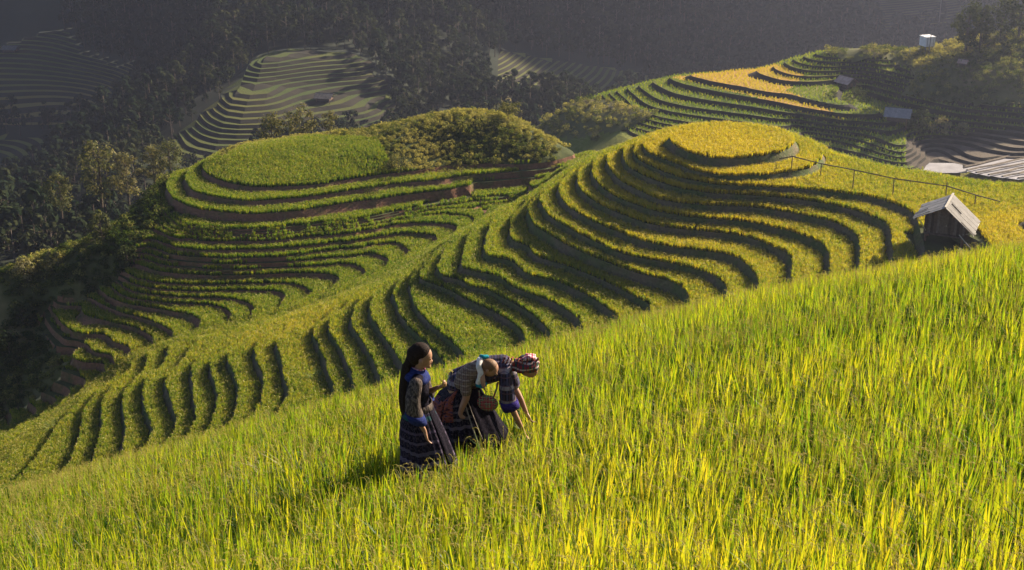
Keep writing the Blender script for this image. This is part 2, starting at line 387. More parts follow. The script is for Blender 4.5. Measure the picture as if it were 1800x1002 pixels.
# ------------------------------------------------------------------ right hill behind the mound
RZ = {
 'u0': (-64.4, [(1435,96),(1462,101),(1500,104),(1545,106),(1600,108)]),
 'u1': (-65.0, [(1410,101),(1424,104),(1450,108),(1500,110),(1540,114),(1568,118),(1600,112)]),
 'u2': (-65.7, [(1392,104),(1404,108),(1425,114),(1470,117),(1520,118),(1552,121),(1580,117)]),
 'u3': (-66.3, [(1378,108),(1385,113),(1400,120),(1430,125),(1470,127),(1507,131),(1535,124)]),
 'u4': (-67.0, [(1356,113),(1362,119),(1378,127),(1410,134),(1450,133),(1490,133),(1520,133)]),
 'g1': (-68.4, [(1190,131),(1213,138),(1275,152),(1350,164),(1374,163),(1390,166),(1413,173),(1440,177),(1462,168),(1480,160),(1488,156)]),
 'r0': (-67.4, [(1580,150),(1600,157),(1640,167),(1700,179),(1750,184),(1800,186)]),
 'r1': (-68.3, [(1522,143),(1545,151),(1575,162),(1625,173),(1680,184),(1725,191),(1800,196)]),
 'r2': (-69.2, [(1498,146),(1510,155),(1537,166),(1570,177),(1600,185),(1650,195),(1690,202),(1800,211)]),
 'r3': (-70.1, [(1487,160),(1500,168),(1540,179),(1575,188),(1620,198),(1700,215),(1800,224)]),
 'c2': (-69.2, [(1180,137),(1201,143),(1250,156),(1300,166),(1350,175),(1400,186),(1440,196),(1490,201),(1545,205)]),
 'c3': (-70.0, [(1150,143),(1167,151),(1190,162),(1250,174),(1300,182),(1350,190),(1400,200),(1470,210),(1545,214)]),
 'c4': (-70.7, [(1125,150),(1140,160),(1160,172),(1200,182),(1250,190),(1350,203),(1420,214),(1470,220)]),
 'c5': (-71.6, [(1105,153),(1118,165),(1140,182),(1200,198),(1260,207),(1350,219),(1400,230)]),
 'c6': (-72.2, [(1080,160),(1095,172),(1120,194),(1170,209),(1240,219),(1320,231),(1400,247)]),
 'c7': (-73.2, [(1060,165),(1072,180),(1095,203),(1150,222),(1220,236)]),
 'c8': (-74.1, [(1035,172),(1050,187),(1080,215),(1130,235)]),
 'c9': (-74.5, [(1012,180),(1025,196),(1060,224),(1100,246)]),
 'd1': (-71.6, [(1455,226),(1500,232),(1550,244),(1590,262)]),
 'd2': (-72.4, [(1440,228),(1480,244),(1540,258),(1585,274)]),
 'd3': (-73.2, [(1400,232),(1440,250),(1500,266),(1560,279),(1600,287)]),
 'd0': (-71.0, [(1505,222),(1540,227),(1580,238),(1600,248)]),
 'p1': (-74.1, [(1622,282),(1625,270),(1640,275),(1660,284)]),
 'p2': (-73.7, [(1640,284),(1636,263),(1655,262),(1680,277),(1700,283)]),
 'p3': (-73.2, [(1665,257),(1690,268),(1720,280),(1745,278)]),
 'p4': (-72.7, [(1690,248),(1715,254),(1750,264),(1775,272),(1800,269)]),
 'p5': (-72.1, [(1705,240),(1740,248),(1775,257),(1800,260)]),
 'p6': (-71.5, [(1720,232),(1760,238),(1800,246)]),
 'p7': (-70.9, [(1690,222),(1740,228),(1800,235)]),
}
rp = []
for z, pl in RZ.values():
    q = spline(pl, 2); rp.append(at_z(q[:, 0], q[:, 1], z))
rp.append(np.array([at_z(*v) for v in [(1300,122,-68.2),(1350,121,-68.2),(1250,132,-68.3),(1420,155,-68.3),(1460,145,-68.2),(1320,145,-68.3),
  (1480,96,-64),(1560,92,-63.2),(1620,88,-62.5),(1560,135,-66.3),(1600,130,-65.3),(1640,150,-65.9),(1700,150,-65.1),(1760,150,-64.4),(1800,150,-64),
  (1650,100,-62.2),(1690,80,-61.2),(1740,70,-59.8),(1800,60,-58.4),(1700,115,-63.2),(1760,110,-62.2),(1800,105,-61.6),(1640,120,-63.6),
  (1640,290,-74.5),(1690,296,-74.6),(1610,292,-74.5),(1760,286,-74.3),(1800,292,-74.4),(1800,279,-73.6)]]))
rh = []
for px, py, z in [(1435,93,-64.2),(1350,117,-68.1),(1250,129,-68.2),(1190,131,-68.3),(1120,148,-70.5),(1060,165,-72.8),(1010,180,-74.5),(955,205,-77),(1500,88,-63.5),(1620,84,-62.2),(1700,60,-59.9),(1800,45,-57.5)]:
    p = at_z(px, py, z); rh += [p + np.array([0, 14, -6]), p + np.array([0, 40, -24]), p + np.array([0, 75, -48])]
for px, py, z in [(990,215,-77),(1030,240,-77),(1060,255,-77.5),(960,225,-79)]: rh.append(at_z(px, py, z))
rh += [np.array(v, float) for v in [(20,170,-88),(60,172,-84),(100,180,-82),(140,200,-80),(160,250,-70),(0,200,-92),(40,195,-85),(85,200,-79),(150,290,-58)]]
rp.append(np.array(rh)); RP = np.vstack(rp)
rtps = TPS(RP[:, :2], RP[:, 2], lam=14.0)
RX0, RX1, RY0, RY1, RST = -6.0, 140.0, 176.0, 372.0, 1.0
rgx = np.arange(RX0, RX1 + .1, RST); rgy = np.arange(RY0, RY1 + .1, RST)
RGX, RGY = np.meshgrid(rgx, rgy); Hr = rtps(RGX, RGY)
HRF = Field(RX0, RY0, RST, Hr)
R_LEV = np.array([-64.4,-65.0,-65.7,-66.3,-67.0,-67.6,-68.4,-69.2,-70.1,-70.9,-71.6,-72.2,-72.7,-73.2,-73.7,-74.1,-74.5])
def rpix(pts): return [tuple(at_z(a, b, c)[:2]) for a, b, c in pts]
SHRUBBY = rpix([(1440,92,-64.2),(1480,104,-64.6),(1560,106,-64.6),(1592,117,-65),(1606,140,-66),(1585,150,-66.6),(1650,163,-66.6),(1720,176,-66.8),(1830,180,-66.6),(1830,20,-54),(1640,60,-61)])
BANKW = rpix([(900,190,-78),(1010,178,-75),(1060,180,-74),(1110,198,-73.5),(1150,215,-73.8),(1100,262,-78),(1000,262,-80),(900,240,-82)])
def right_w(x, y):
    w = np.zeros(np.shape(x)); w[inside(x, y, SHRUBBY)] = 1; w[inside(x, y, BANKW)] = 1; return w
def right_z(x, y):
    H = HRF(x, y); z, r = terrace(H, R_LEV, .24); w = right_w(x, y)
    w = np.where(H < -74.45, 1, w)
    return z + (H - z) * w, r * (w < .5)
def build_field(GX, GY, H, nx, ny, lev, wfun, rf):
    V = np.stack([GX.ravel(), GY.ravel(), np.zeros(GX.size)], 1); h = H.ravel().copy(); F = grid_tris(nx, ny)
    c = V[F].mean(1); w1 = wfun(c[:, 0], c[:, 1]) > .5
    oV, oF, oR = [], [], []; off = 0
    for sel, L in ((w1, []), (~w1, lev)):
        f = F[sel]
        if not len(f): continue
        u, inv = np.unique(f, return_inverse=True); f = inv.reshape(-1, 3); v = V[u].copy(); hh = h[u]
        for i, l in enumerate(L):
            v, f, hh = split_tris(v, f, hh, l)
            if i + 1 < len(L): v, f, hh = split_tris(v, f, hh, l - rf * (l - L[i + 1]))
        if len(L): z = terrace(hh, L, rf)[0]; r = terrace(hh[f].mean(1), L, rf)[1]
        else: z = hh; r = np.zeros(len(f))
        v = v.copy(); v[:, 2] = z; oV.append(v); oF.append(f + off); oR.append(r); off += len(v)
    return np.vstack(oV), np.vstack(oF), np.concatenate(oR)

# ------------------------------------------------------------------ valley and mountainside beyond
vp = []
for px, py, y in [ # terraced nose in the valley
  (420,166,421),(445,168,420),(470,160,424),(400,172,420),(385,182,419),(360,195,417),(330,212,414),(300,230,411),(270,250,407),
  (430,185,413),(450,195,410),(480,190,412),(410,212,403),(440,215,402),(490,210,405),(350,240,398),(400,240,395),(430,240,395),(320,262,391),(370,265,387),(300,285,383),(360,290,378),
  (520,180,420),(560,172,425),(600,175,426),(640,170,432),(690,170,436),(520,205,409),(580,205,412),(680,200,420),
  (440,150,430),(500,148,434),(600,150,438),(680,145,444),(440,125,440),(540,125,444),(650,122,450),(450,106,448),(550,104,452),(650,103,458),
  (300,200,432),(350,170,440),(390,150,446)]:
    vp.append(at_y(px, py, y))
for px, py, y in [ # mountainside: depth
  (0,40,600),(100,40,600),(200,30,590),(300,20,570),(420,10,545),(560,10,530),(700,10,520),(850,10,560),(1000,10,600),(1200,10,640),(1400,20,680),(1600,10,700),(1780,5,720),
  (0,90,572),(100,80,575),(200,80,560),(300,70,545),(400,80,500),(560,80,472),(750,80,490),(900,80,520),(1050,80,560),(1250,80,600),(1450,80,640),(1650,60,670),(1790,40,690),
  (0,150,535),(100,150,535),(180,150,530),(250,140,520),(330,130,480),(760,140,470),(900,130,490),(1050,130,520),(1200,130,560),
  (0,215,495),(100,215,495),(170,205,500),(240,180,490),(320,170,462),(760,180,446),(850,180,440),(920,180,455),(1000,180,480),
  (0,255,478),(90,240,480),(200,225,450),(0,300,455),(80,300,440),(0,345,430),(60,335,415),(150,270,420),(220,240,420),
  (130,330,360),(60,380,340),(0,420,300),(0,460,260),(40,440,240),(220,300,350),(240,275,372),
  (700,215,420),(800,205,425),(900,205,420),(950,215,420)]:
    vp.append(at_y(px, py, y))
vp += [np.array(v, float) for v in [(-60,190,-92),(0,200,-96),(-110,200,-96),(40,215,-92),(-40,260,-108),(10,270,-108),(40,330,-112),(80,360,-112),(120,400,-116),(180,400,-112),
  (-20,330,-118),(-90,330,-126),(-170,260,-100),(-220,330,-112),(-300,450,-130),(-320,600,-110),(160,300,-78),(220,340,-88),(300,420,-104),(330,600,-100),
  (-330,720,-40),(-100,720,-45),(100,740,-45),(300,780,-50),(-330,800,90),(-100,800,95),(100,820,95),(330,860,90),(600,800,60),(900,760,20),(-330,900,205),(0,900,215),(380,930,220),(700,940,220),(1000,900,190),
  (-330,1010,240),(0,1010,250),(380,1030,255),(700,1040,255),(1000,1010,240),(-330,250,-90),(330,250,-62),(180,200,-70),(420,500,-80),(500,640,-70),(700,560,-60),(700,300,-30),(1000,300,10),(1000,600,-10)]]
VP = np.vstack(vp)
vtps = TPS(VP[:, :2], VP[:, 2], lam=3.0)
VX0, VX1, VY0, VY1, VST = -330.0, 1000.0, 172.0, 1012.0, 5.0
vgx = np.arange(VX0, VX1 + .1, VST); vgy = np.arange(VY0, VY1 + .1, VST)
VGX, VGY = np.meshgrid(vgx, vgy); Hv = vtps(VGX, VGY)
HVF = Field(VX0, VY0, VST, Hv)
def ypoly(pts): return [tuple(at_y(a, b, c)[:2]) for a, b, c in pts]
T_NOSE = ypoly([(262,268,385),(300,225,400),(350,190,415),(400,162,425),(430,130,445),(455,100,470),(640,98,460),(690,160,440),(695,205,405),(560,230,395),(400,300,370),(300,300,370)])
T_LEFT = ypoly([(-40,90,570),(70,60,590),(125,62,590),(150,110,560),(235,110,540),(235,160,515),(180,205,500),(100,218,493),(-40,220,493)])
T_LOW = ypoly([(-40,245,485),(85,240,482),(110,265,462),(75,320,425),(-40,365,420)])
T_FAR = ypoly([(1545,-10,715),(1700,-10,715),(1690,60,670),(1550,64,655)])
T_MID = ypoly([(880,95,510),(1120,110,540),(1200,140,555),(1050,195,465),(860,190,438)])
TERR = [T_NOSE, T_LEFT, T_LOW, T_FAR, T_MID]
def valley_terr(x, y):
    m = np.zeros(np.shape(x), bool)
    for P in TERR: m |= inside(x, y, P)
    return m
V_LEV = np.arange(-60, -145, -0.8)
def valley_z(x, y):
    H = HVF(x, y); z, r = terrace(H, V_LEV, .46); t = valley_terr(x, y)
    return np.where(t, z, H), r * t
def build_valley():
    # coarse everywhere, fine patches where it is terraced
    keep = None
    V, F, R = [], [], []; off = 0
    GX, GY, H = VGX, VGY, Hv
    v = np.stack([GX.ravel(), GY.ravel(), H.ravel()], 1); f = grid_tris(len(vgx), len(vgy)); c = v[f].mean(1)
    cellx = ((c[:, 0] - VX0) // VST).astype(int); celly = ((c[:, 1] - VY0) // VST).astype(int)
    ccx = VX0 + (cellx + .5) * VST; ccy = VY0 + (celly + .5) * VST
    tm = valley_terr(ccx, ccy)
    V.append(v); F.append(f[~tm]); R.append(np.zeros((~tm).sum())); off += len(v)
    # refined cells
    cells = np.unique(celly[tm] * 10000 + cellx[tm]); s = 4
    st = VST / s
    iy, ix = cells // 10000, cells % 10000
    vs = []; fs = []
    a = np.arange(s + 1); AX, AY = np.meshgrid(a, a); n1 = (s + 1) ** 2
    X = VX0 + ix[:, None] * VST + AX.ravel()[None] * st; Y = VY0 + iy[:, None] * VST + AY.ravel()[None] * st
    hh = HVF(X.ravel(), Y.ravel()); vv = np.stack([X.ravel(), Y.ravel(), np.zeros(X.size)], 1)
    g = grid_tris(s + 1, s + 1); ff = (g[None] + (np.arange(len(cells)) * n1)[:, None, None]).reshape(-1, 3)
    for i, l in enumerate(V_LEV):
        vv, ff, hh = split_tris(vv, ff, hh, l)
        if i + 1 < len(V_LEV): vv, ff, hh = split_tris(vv, ff, hh, l - .46 * (l - V_LEV[i + 1]))
    vv = vv.copy(); vv[:, 2] = terrace(hh, V_LEV, .46)[0]; r = terrace(hh[ff].mean(1), V_LEV, .46)[1]
    V.append(vv); F.append(ff + off); R.append(r)
    return np.vstack(V), np.vstack(F), np.concatenate(R)
# ------------------------------------------------------------------ materials
def nodes(name):
    m = bpy.data.materials.new(name); m.use_nodes = True; nt = m.node_tree; nt.nodes.clear()
    out = nt.nodes.new("ShaderNodeOutputMaterial"); return m, nt, out
def N(nt, t, **kw):
    n = nt.nodes.new(t)
    for k, v in kw.items():
        if k.startswith("i_"):
            key = k[2:]; key = int(key) if key.isdigit() else key.replace("_", " ")
            n.inputs[key].default_value = v
        else: setattr(n, k, v)
    return n
def ramp(nt, stops, fac):
    r = nt.nodes.new("ShaderNodeValToRGB"); e = r.color_ramp.elements
    while len(e) < len(stops): e.new(0.5)
    for k, (p, c) in enumerate(stops): e[k].position = p; e[k].color = (*c, 1)
    nt.links.new(fac, r.inputs[0]); return r.outputs[0]
def tex(nt, scale, detail=4, rough=.6, kind="Object", dist=0.0):
    tc = nt.nodes.new("ShaderNodeTexCoord"); n = N(nt, "ShaderNodeTexNoise", i_Scale=scale, i_Detail=detail, i_Roughness=rough, i_Distortion=dist)
    nt.links.new(tc.outputs[kind], n.inputs["Vector"]); return n.outputs["Fac"]
def mixc(nt, f, a, b, mode='MIX'):
    m = nt.nodes.new("ShaderNodeMix"); m.data_type = 'RGBA'; m.blend_type = mode
    for s, v in ((m.inputs[0], f), (m.inputs[6], a), (m.inputs[7], b)):
        if isinstance(v, bpy.types.NodeSocket): nt.links.new(v, s)
        else: s.default_value = v if not isinstance(v, tuple) else (*v, 1)
    return m.outputs[2]
def math_n(nt, op, a, b=None):
    m = nt.nodes.new("ShaderNodeMath"); m.operation = op
    for s, v in zip(m.inputs, (a, b)):
        if v is None: continue
        if isinstance(v, bpy.types.NodeSocket): nt.links.new(v, s)
        else: s.default_value = v
    return m.outputs[0]
def bsdf(nt, out, col, rough=.9, bump=None, bstr=.4, bdist=.05, spec=.2, metal=0.0):
    b = nt.nodes.new("ShaderNodeBsdfPrincipled"); b.inputs["Roughness"].default_value = rough
    b.inputs["Specular IOR Level"].default_value = spec; b.inputs["Metallic"].default_value = metal
    if isinstance(col, tuple): b.inputs["Base Color"].default_value = (*col, 1)
    else: nt.links.new(col, b.inputs["Base Color"])
    if bump is not None:
        bp = N(nt, "ShaderNodeBump", i_Strength=bstr, i_Distance=bdist); nt.links.new(bump, bp.inputs["Height"]); nt.links.new(bp.outputs[0], b.inputs["Normal"])
    nt.links.new(b.outputs[0], out.inputs[0]); return b
def noisy(name, stops, scale, rough=.9, detail=5, bstr=.5, bdist=.05, spec=.2, kind="Object", metal=0.0):
    m, nt, out = nodes(name); f = tex(nt, scale, detail, .65, kind)
    bsdf(nt, out, ramp(nt, stops, f), rough, f, bstr, bdist, spec, metal); return m
def leaf_mat(name, stops, trans=.5, gloss=.015, var=.35, tcol=1.5):
    """leaf: colour by the instance's tint, slightly varied from leaf to leaf, light shines through"""
    m, nt, out = nodes(name)
    at = N(nt, "ShaderNodeAttribute", attribute_type='INSTANCER', attribute_name="tint")
    av = N(nt, "ShaderNodeAttribute", attribute_type='GEOMETRY', attribute_name="shade")
    t = math_n(nt, 'ADD', at.outputs["Fac"], math_n(nt, 'MULTIPLY', math_n(nt, 'SUBTRACT', av.outputs["Fac"], .5), var))
    c = ramp(nt, stops, t)
    d = N(nt, "ShaderNodeBsdfDiffuse"); nt.links.new(c, d.inputs[0])
    tr = N(nt, "ShaderNodeBsdfTranslucent"); nt.links.new(mixc(nt, 1.0, c, (tcol, tcol * .96, tcol * .45), 'MULTIPLY'), tr.inputs[0])
    mx = N(nt, "ShaderNodeMixShader", i_0=trans); nt.links.new(d.outputs[0], mx.inputs[1]); nt.links.new(tr.outputs[0], mx.inputs[2])
    g = N(nt, "ShaderNodeBsdfGlossy", i_Roughness=.45); m2 = N(nt, "ShaderNodeMixShader", i_0=gloss)
    nt.links.new(mx.outputs[0], m2.inputs[1]); nt.links.new(g.outputs[0], m2.inputs[2]); nt.links.new(m2.outputs[0], out.inputs[0])
    return m
RICE_STOPS = [(0.0, (.028, .08, .007)), (.35, (.115, .195, .012)), (.65, (.25, .27, .014)), (1.0, (.42, .33, .022))]
M_RICE = leaf_mat("rice_leaf", RICE_STOPS, .55, var=.62)
M_PANICLE = leaf_mat("rice_ear", [(0, (.30, .26, .06)), (1, (.46, .35, .12))], .3, tcol=1.1)
M_SHRUB = leaf_mat("shrub_leaf", [(0, (.022, .045, .012)), (.5, (.095, .12, .030)), (1, (.34, .30, .11))], .5, gloss=0, var=.5, tcol=1.2)
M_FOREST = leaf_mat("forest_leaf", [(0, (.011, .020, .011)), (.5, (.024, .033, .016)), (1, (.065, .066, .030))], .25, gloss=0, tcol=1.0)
M_BARK = noisy("bark", [(.3, (.05, .035, .025)), (.7, (.13, .10, .075))], 6)
M_SOIL = noisy("paddy_soil", [(.25, (.025, .030, .010)), (.55, (.05, .06, .016)), (.8, (.09, .085, .03))], .9, 1, 6)
M_FGSOIL = noisy("field_soil", [(.3, (.03, .025, .012)), (.7, (.07, .055, .025))], 2.2, 1, 6)
def riser_mat(name, earth, grass, lo, hi):
    m, nt, out = nodes(name)
    f = tex(nt, .35, 5, .65); g = tex(nt, 4.0, 4, .7)
    k = ramp(nt, [(lo, (0, 0, 0)), (hi, (1, 1, 1))], f)
    c = mixc(nt, k, ramp(nt, [(.3, tuple(v * .55 for v in earth)), (.7, earth)], g), ramp(nt, [(.3, tuple(v * .5 for v in grass)), (.75, grass)], g))
    bsdf(nt, out, c, 1, g, .9, .12); return m
M_RISER = riser_mat("terrace_bank", (.19, .14, .085), (.10, .135, .036), .38, .60)
M_RISER_RED = riser_mat("red_earth_bank", (.26, .13, .075), (.10, .12, .036), .48, .70)
M_HILL = noisy("hill_grass", [(.3, (.04, .05, .014)), (.5, (.09, .09, .028)), (.75, (.22, .16, .075))], .12, 1, 8, .6, .4)
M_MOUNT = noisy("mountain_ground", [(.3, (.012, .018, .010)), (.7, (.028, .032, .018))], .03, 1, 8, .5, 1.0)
def far_field(name, stops, sc):
    m, nt, out = nodes(name); a = tex(nt, sc, 3, .5); b = tex(nt, 1.6, 4, .7)
    c = mixc(nt, .45, ramp(nt, stops, a), ramp(nt, [(.3, (.02, .03, .005)), (.7, (.30, .26, .05))], b), 'MULTIPLY')
    c = mixc(nt, .5, c, ramp(nt, stops, a)); bsdf(nt, out, c, 1, b, .8, .25); return m
M_FARFIELD = far_field("distant_paddy", [(.3, (.09, .115, .025)), (.5, (.14, .145, .032)), (.72, (.20, .14, .045))], .018)
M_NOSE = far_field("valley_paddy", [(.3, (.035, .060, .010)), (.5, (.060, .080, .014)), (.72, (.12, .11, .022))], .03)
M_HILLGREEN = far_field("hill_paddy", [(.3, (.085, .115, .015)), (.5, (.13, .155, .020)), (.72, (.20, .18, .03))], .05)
M_HILLORANGE = far_field("ripe_paddy", [(.3, (.42, .26, .06)), (.6, (.50, .30, .07)), (.8, (.40, .30, .05))], .08)
M_HILLMUD = far_field("harvested_paddy", [(.3, (.08, .06, .045)), (.6, (.14, .11, .08)), (.8, (.12, .13, .06))], .08)
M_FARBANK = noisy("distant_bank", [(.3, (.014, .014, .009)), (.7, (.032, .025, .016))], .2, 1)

# ------------------------------------------------------------------ scattered plants
PROTOS = {}
def scatter(name, P, rotz, scale, tint, protos, kind="stuff", tilt=None, pick=None):
    """one object: a cloud of points, each carrying one of the proto plants"""
    me = bpy.data.meshes.new(name); n = len(P)
    me.vertices.add(n); me.vertices.foreach_set("co", np.ascontiguousarray(P, np.float32).ravel())
    r = np.zeros((n, 3), np.float32); r[:, 2] = rotz
    if tilt is not None: r[:, :2] = tilt
    for nm, ty, arr in (("rot", 'FLOAT_VECTOR', r), ("scl", 'FLOAT', scale), ("tint", 'FLOAT', tint)):
        a = me.attributes.new(nm, ty, 'POINT'); a.data.foreach_set("vector" if ty == 'FLOAT_VECTOR' else "value", np.ascontiguousarray(arr, np.float32).ravel())
    a = me.attributes.new("pick", 'INT', 'POINT'); a.data.foreach_set("value", (RNG.integers(0, len(protos), n) if pick is None else pick).astype(np.int32))
    o = bpy.data.objects.new(name, me); COL.objects.link(o)
    c = bpy.data.collections.new(name + "_kinds")
    for p in protos: c.objects.link(p)
    ng = bpy.data.node_groups.new(name, 'GeometryNodeTree')
    ng.interface.new_socket("Geometry", in_out='INPUT', socket_type='NodeSocketGeometry')
    ng.interface.new_socket("Geometry", in_out='OUTPUT', socket_type='NodeSocketGeometry')
    gi = ng.nodes.new("NodeGroupInput"); go = ng.nodes.new("NodeGroupOutput")
    ci = ng.nodes.new("GeometryNodeCollectionInfo"); ci.inputs[0].default_value = c; ci.inputs[1].default_value = True; ci.inputs[2].default_value = True
    ip = ng.nodes.new("GeometryNodeInstanceOnPoints"); ip.inputs["Pick Instance"].default_value = True
    def attr(nm, ty):
        a = ng.nodes.new("GeometryNodeInputNamedAttribute"); a.data_type = ty; a.inputs[0].default_value = nm
        return next(s for s in a.outputs if s.enabled)
    e2r = ng.nodes.new("FunctionNodeEulerToRotation")
    ng.links.new(attr("rot", 'FLOAT_VECTOR'), e2r.inputs[0]); ng.links.new(e2r.outputs[0], ip.inputs["Rotation"])
    ng.links.new(attr("scl", 'FLOAT'), ip.inputs["Scale"]); ng.links.new(attr("pick", 'INT'), ip.inputs["Instance Index"])
    ng.links.new(gi.outputs[0], ip.inputs["Points"]); ng.links.new(ci.outputs[0], ip.inputs["Instance"]); ng.links.new(ip.outputs[0], go.inputs[0])
    md = o.modifiers.new("plants", 'NODES'); md.node_group = ng
    if kind: o["kind"] = kind
    return o
def proto(name, V, F, mats, fm, shade):
    """plant kind kept out of the scene, used by scatter(); F holds triangles and quads"""
    me = bpy.data.meshes.new(name); me.from_pydata([tuple(v) for v in V], [], [tuple(f) for f in F])
    for m in mats: me.materials.append(m)
    me.polygons.foreach_set("material_index", np.asarray(fm, np.int32))
    me.polygons.foreach_set("use_smooth", np.ones(len(F), bool))
    a = me.attributes.new("shade", 'FLOAT', 'FACE'); a.data.foreach_set("value", np.asarray(shade, np.float32))
    me.update(); return bpy.data.objects.new(name, me)
class Plant:
    def __init__(s): s.V, s.F, s.fm, s.sh = [], [], [], []
    def blade(s, base, az, lean, h, w, droop=0.15, seg=3, mat=0, shade=None):
        """grass blade: a tapered, slightly bent strip"""
        shade = random.random() if shade is None else shade
        d = Vector((math.cos(az), math.sin(az), 0)); side = Vector((-d.y, d.x, 0)); tw = random.uniform(-.8, .8)
        side = (side * math.cos(tw) + d * math.sin(tw)); b0 = len(s.V); base = Vector(base)
        for k in range(seg + 1):
            t = k / seg; p = base + d * (h * (lean * t + droop * t * t)) + Vector((0, 0, h * t * (1 - .35 * droop * t)))
            ww = w * (0.75 + .5 * t if t < .5 else 2.0 * (1 - t) + .04) * .5
            if k == seg: s.V.append(p)
            else: s.V += [p - side * ww, p + side * ww]
        for k in range(seg):
            a = b0 + 2 * k
            if k == seg - 1: s.F.append((a, a + 1, a + 2))
            else: s.F.append((a, a + 1, a + 3, a + 2))
            s.fm.append(mat); s.sh.append(shade)
    def ear(s, base, az, h, mat=1):
        """rice ear: a stem that arches over, with grains along its drooping end"""
        d = Vector((math.cos(az), math.sin(az), 0)); sd = Vector((-d.y, d.x, 0)); base = Vector(base); R = random.uniform(.07, .12); pts = []
        lean = random.uniform(.02, .12)
        for k in range(7):
            t = k / 6; a = t * random.uniform(1.9, 2.3)
            pts.append(base + d * (h * lean + R * (1 - math.cos(a))) + Vector((0, 0, h * .72 + R * 1.7 * math.sin(a))))
        pts.insert(0, base + d * (h * lean * .5) + Vector((0, 0, h * .3)))
        sh = random.random()
        for i in range(len(pts) - 1):
            b = len(s.V); w = .0022
            s.V += [pts[i] - sd * w, pts[i] + sd * w, pts[i + 1] + sd * w, pts[i + 1] - sd * w]; s.F.append((b, b + 1, b + 2, b + 3)); s.fm.append(mat); s.sh.append(sh)
            if i >= 2:
                for q in range(4):
                    p = pts[i].lerp(pts[i + 1], q / 4); o = Vector((random.gauss(0, 1), random.gauss(0, 1), -.8)).normalized()
                    c = p + o * .012; l = (pts[i + 1] - pts[i]).normalized() * .0075 + Vector((0, 0, -.005)); x = o.cross(l).normalized() * .0042; b = len(s.V)
                    s.V += [c - l, c + x, c + l * 1.3, c - x]; s.F.append((b, b + 1, b + 2, b + 3)); s.fm.append(mat); s.sh.append(min(1, max(0, sh + random.uniform(-.3, .3))))
    def leaf(s, p, n, size, asp=.5, mat=0, shade=None):
        n = Vector(n).normalized(); t = n.orthogonal().normalized(); t.rotate(Matrix.Rotation(random.uniform(0, 6.28), 3, n)); u = n.cross(t); b = len(s.V); p = Vector(p)
        s.V += [p - t * size, p + u * size * asp, p + t * size, p - u * size * asp]; s.F.append((b, b + 1, b + 2, b + 3)); s.fm.append(mat); s.sh.append(random.random() if shade is None else shade)
    def tube(s, a, b, r0, r1, n=5, mat=1):
        a, b = Vector(a), Vector(b); d = (b - a).normalized(); x = d.orthogonal().normalized(); y = d.cross(x); b0 = len(s.V)
        for p, r in ((a, r0), (b, r1)):
            for k in range(n): s.V.append(p + (x * math.cos(6.2832 * k / n) + y * math.sin(6.2832 * k / n)) * r)
        for k in range(n): s.F.append((b0 + k, b0 + (k + 1) % n, b0 + n + (k + 1) % n, b0 + n + k)); s.fm.append(mat); s.sh.append(.5)
    def make(s, name, mats): return proto(name, s.V, s.F, mats, s.fm, s.sh)
def rice_near(i):
    p = Plant(); ears = 2 if i < 5 else 9
    for k in range(21):
        a = random.uniform(0, 6.28); r = random.uniform(0, .06); b = (r * math.cos(a), r * math.sin(a), 0)
        if k < 5: p.blade(b, a, random.uniform(.0, .18), random.uniform(.74, 1.06), random.uniform(.026, .042), random.uniform(0, .12), 4, shade=random.uniform(.55, 1.15))
        else: p.blade(b, a, random.uniform(.05, .42), random.uniform(.46, .78), random.uniform(.012, .020), random.uniform(.05, .6), 4, shade=random.uniform(-.1, .25))  # shade of the gaps put into colour: low leaves darker, top blades brighter
    for k in range(ears):
        a = random.uniform(0, 6.28); p.ear((.04 * math.cos(a), .04 * math.sin(a), 0), a, random.uniform(.78, 1.04))
    return p.make("rice_hill", [M_RICE, M_PANICLE])
def rice_mid(i):
    p = Plant(); q = random.uniform(-.2, .2)
    for k in range(16):
        a = random.uniform(0, 6.28); r = random.uniform(0, .10); b = (r * math.cos(a), r * math.sin(a), 0)
        p.blade(b, random.uniform(0, 6.28), random.uniform(.0, .20), random.uniform(.38, .49), random.uniform(.026, .042), random.uniform(0, .35), 2, shade=min(1, max(0, random.random() + q)))
    for k in range(5):
        a = random.uniform(0, 6.28); r = random.uniform(.02, .13); p.leaf((r * math.cos(a), r * math.sin(a), random.uniform(.36, .46)), (random.gauss(0, .6), random.gauss(0, .6), 1), .045, .4, 1)
    return p.make("rice_tuft", [M_RICE, M_PANICLE])
def bush(name, r, h, nl, ls, mats, lobes=5, stems=True):
    p = Plant(); L = []
    for k in range(lobes):
        a = random.uniform(0, 6.28); q = random.uniform(.1, .6) * r
        L.append((Vector((q * math.cos(a), q * math.sin(a), h * random.uniform(.35, .75))), r * random.uniform(.35, .6)))
    for k in range(nl):
        c, R = random.choice(L); d = Vector((random.gauss(0, 1), random.gauss(0, 1), random.gauss(.2, .9))).normalized()
        q = c + d * R * random.uniform(.55, 1.05); q.z = max(.03, q.z)
        p.leaf(q, d + Vector((random.gauss(0, .5), random.gauss(0, .5), random.gauss(.3, .5))), ls * random.uniform(.6, 1.3), .55, 0)
    if stems:
        for c, R in L: p.tube((0, 0, -.1), c, r * .05, r * .02, 4, 1)
    return p.make(name, mats)
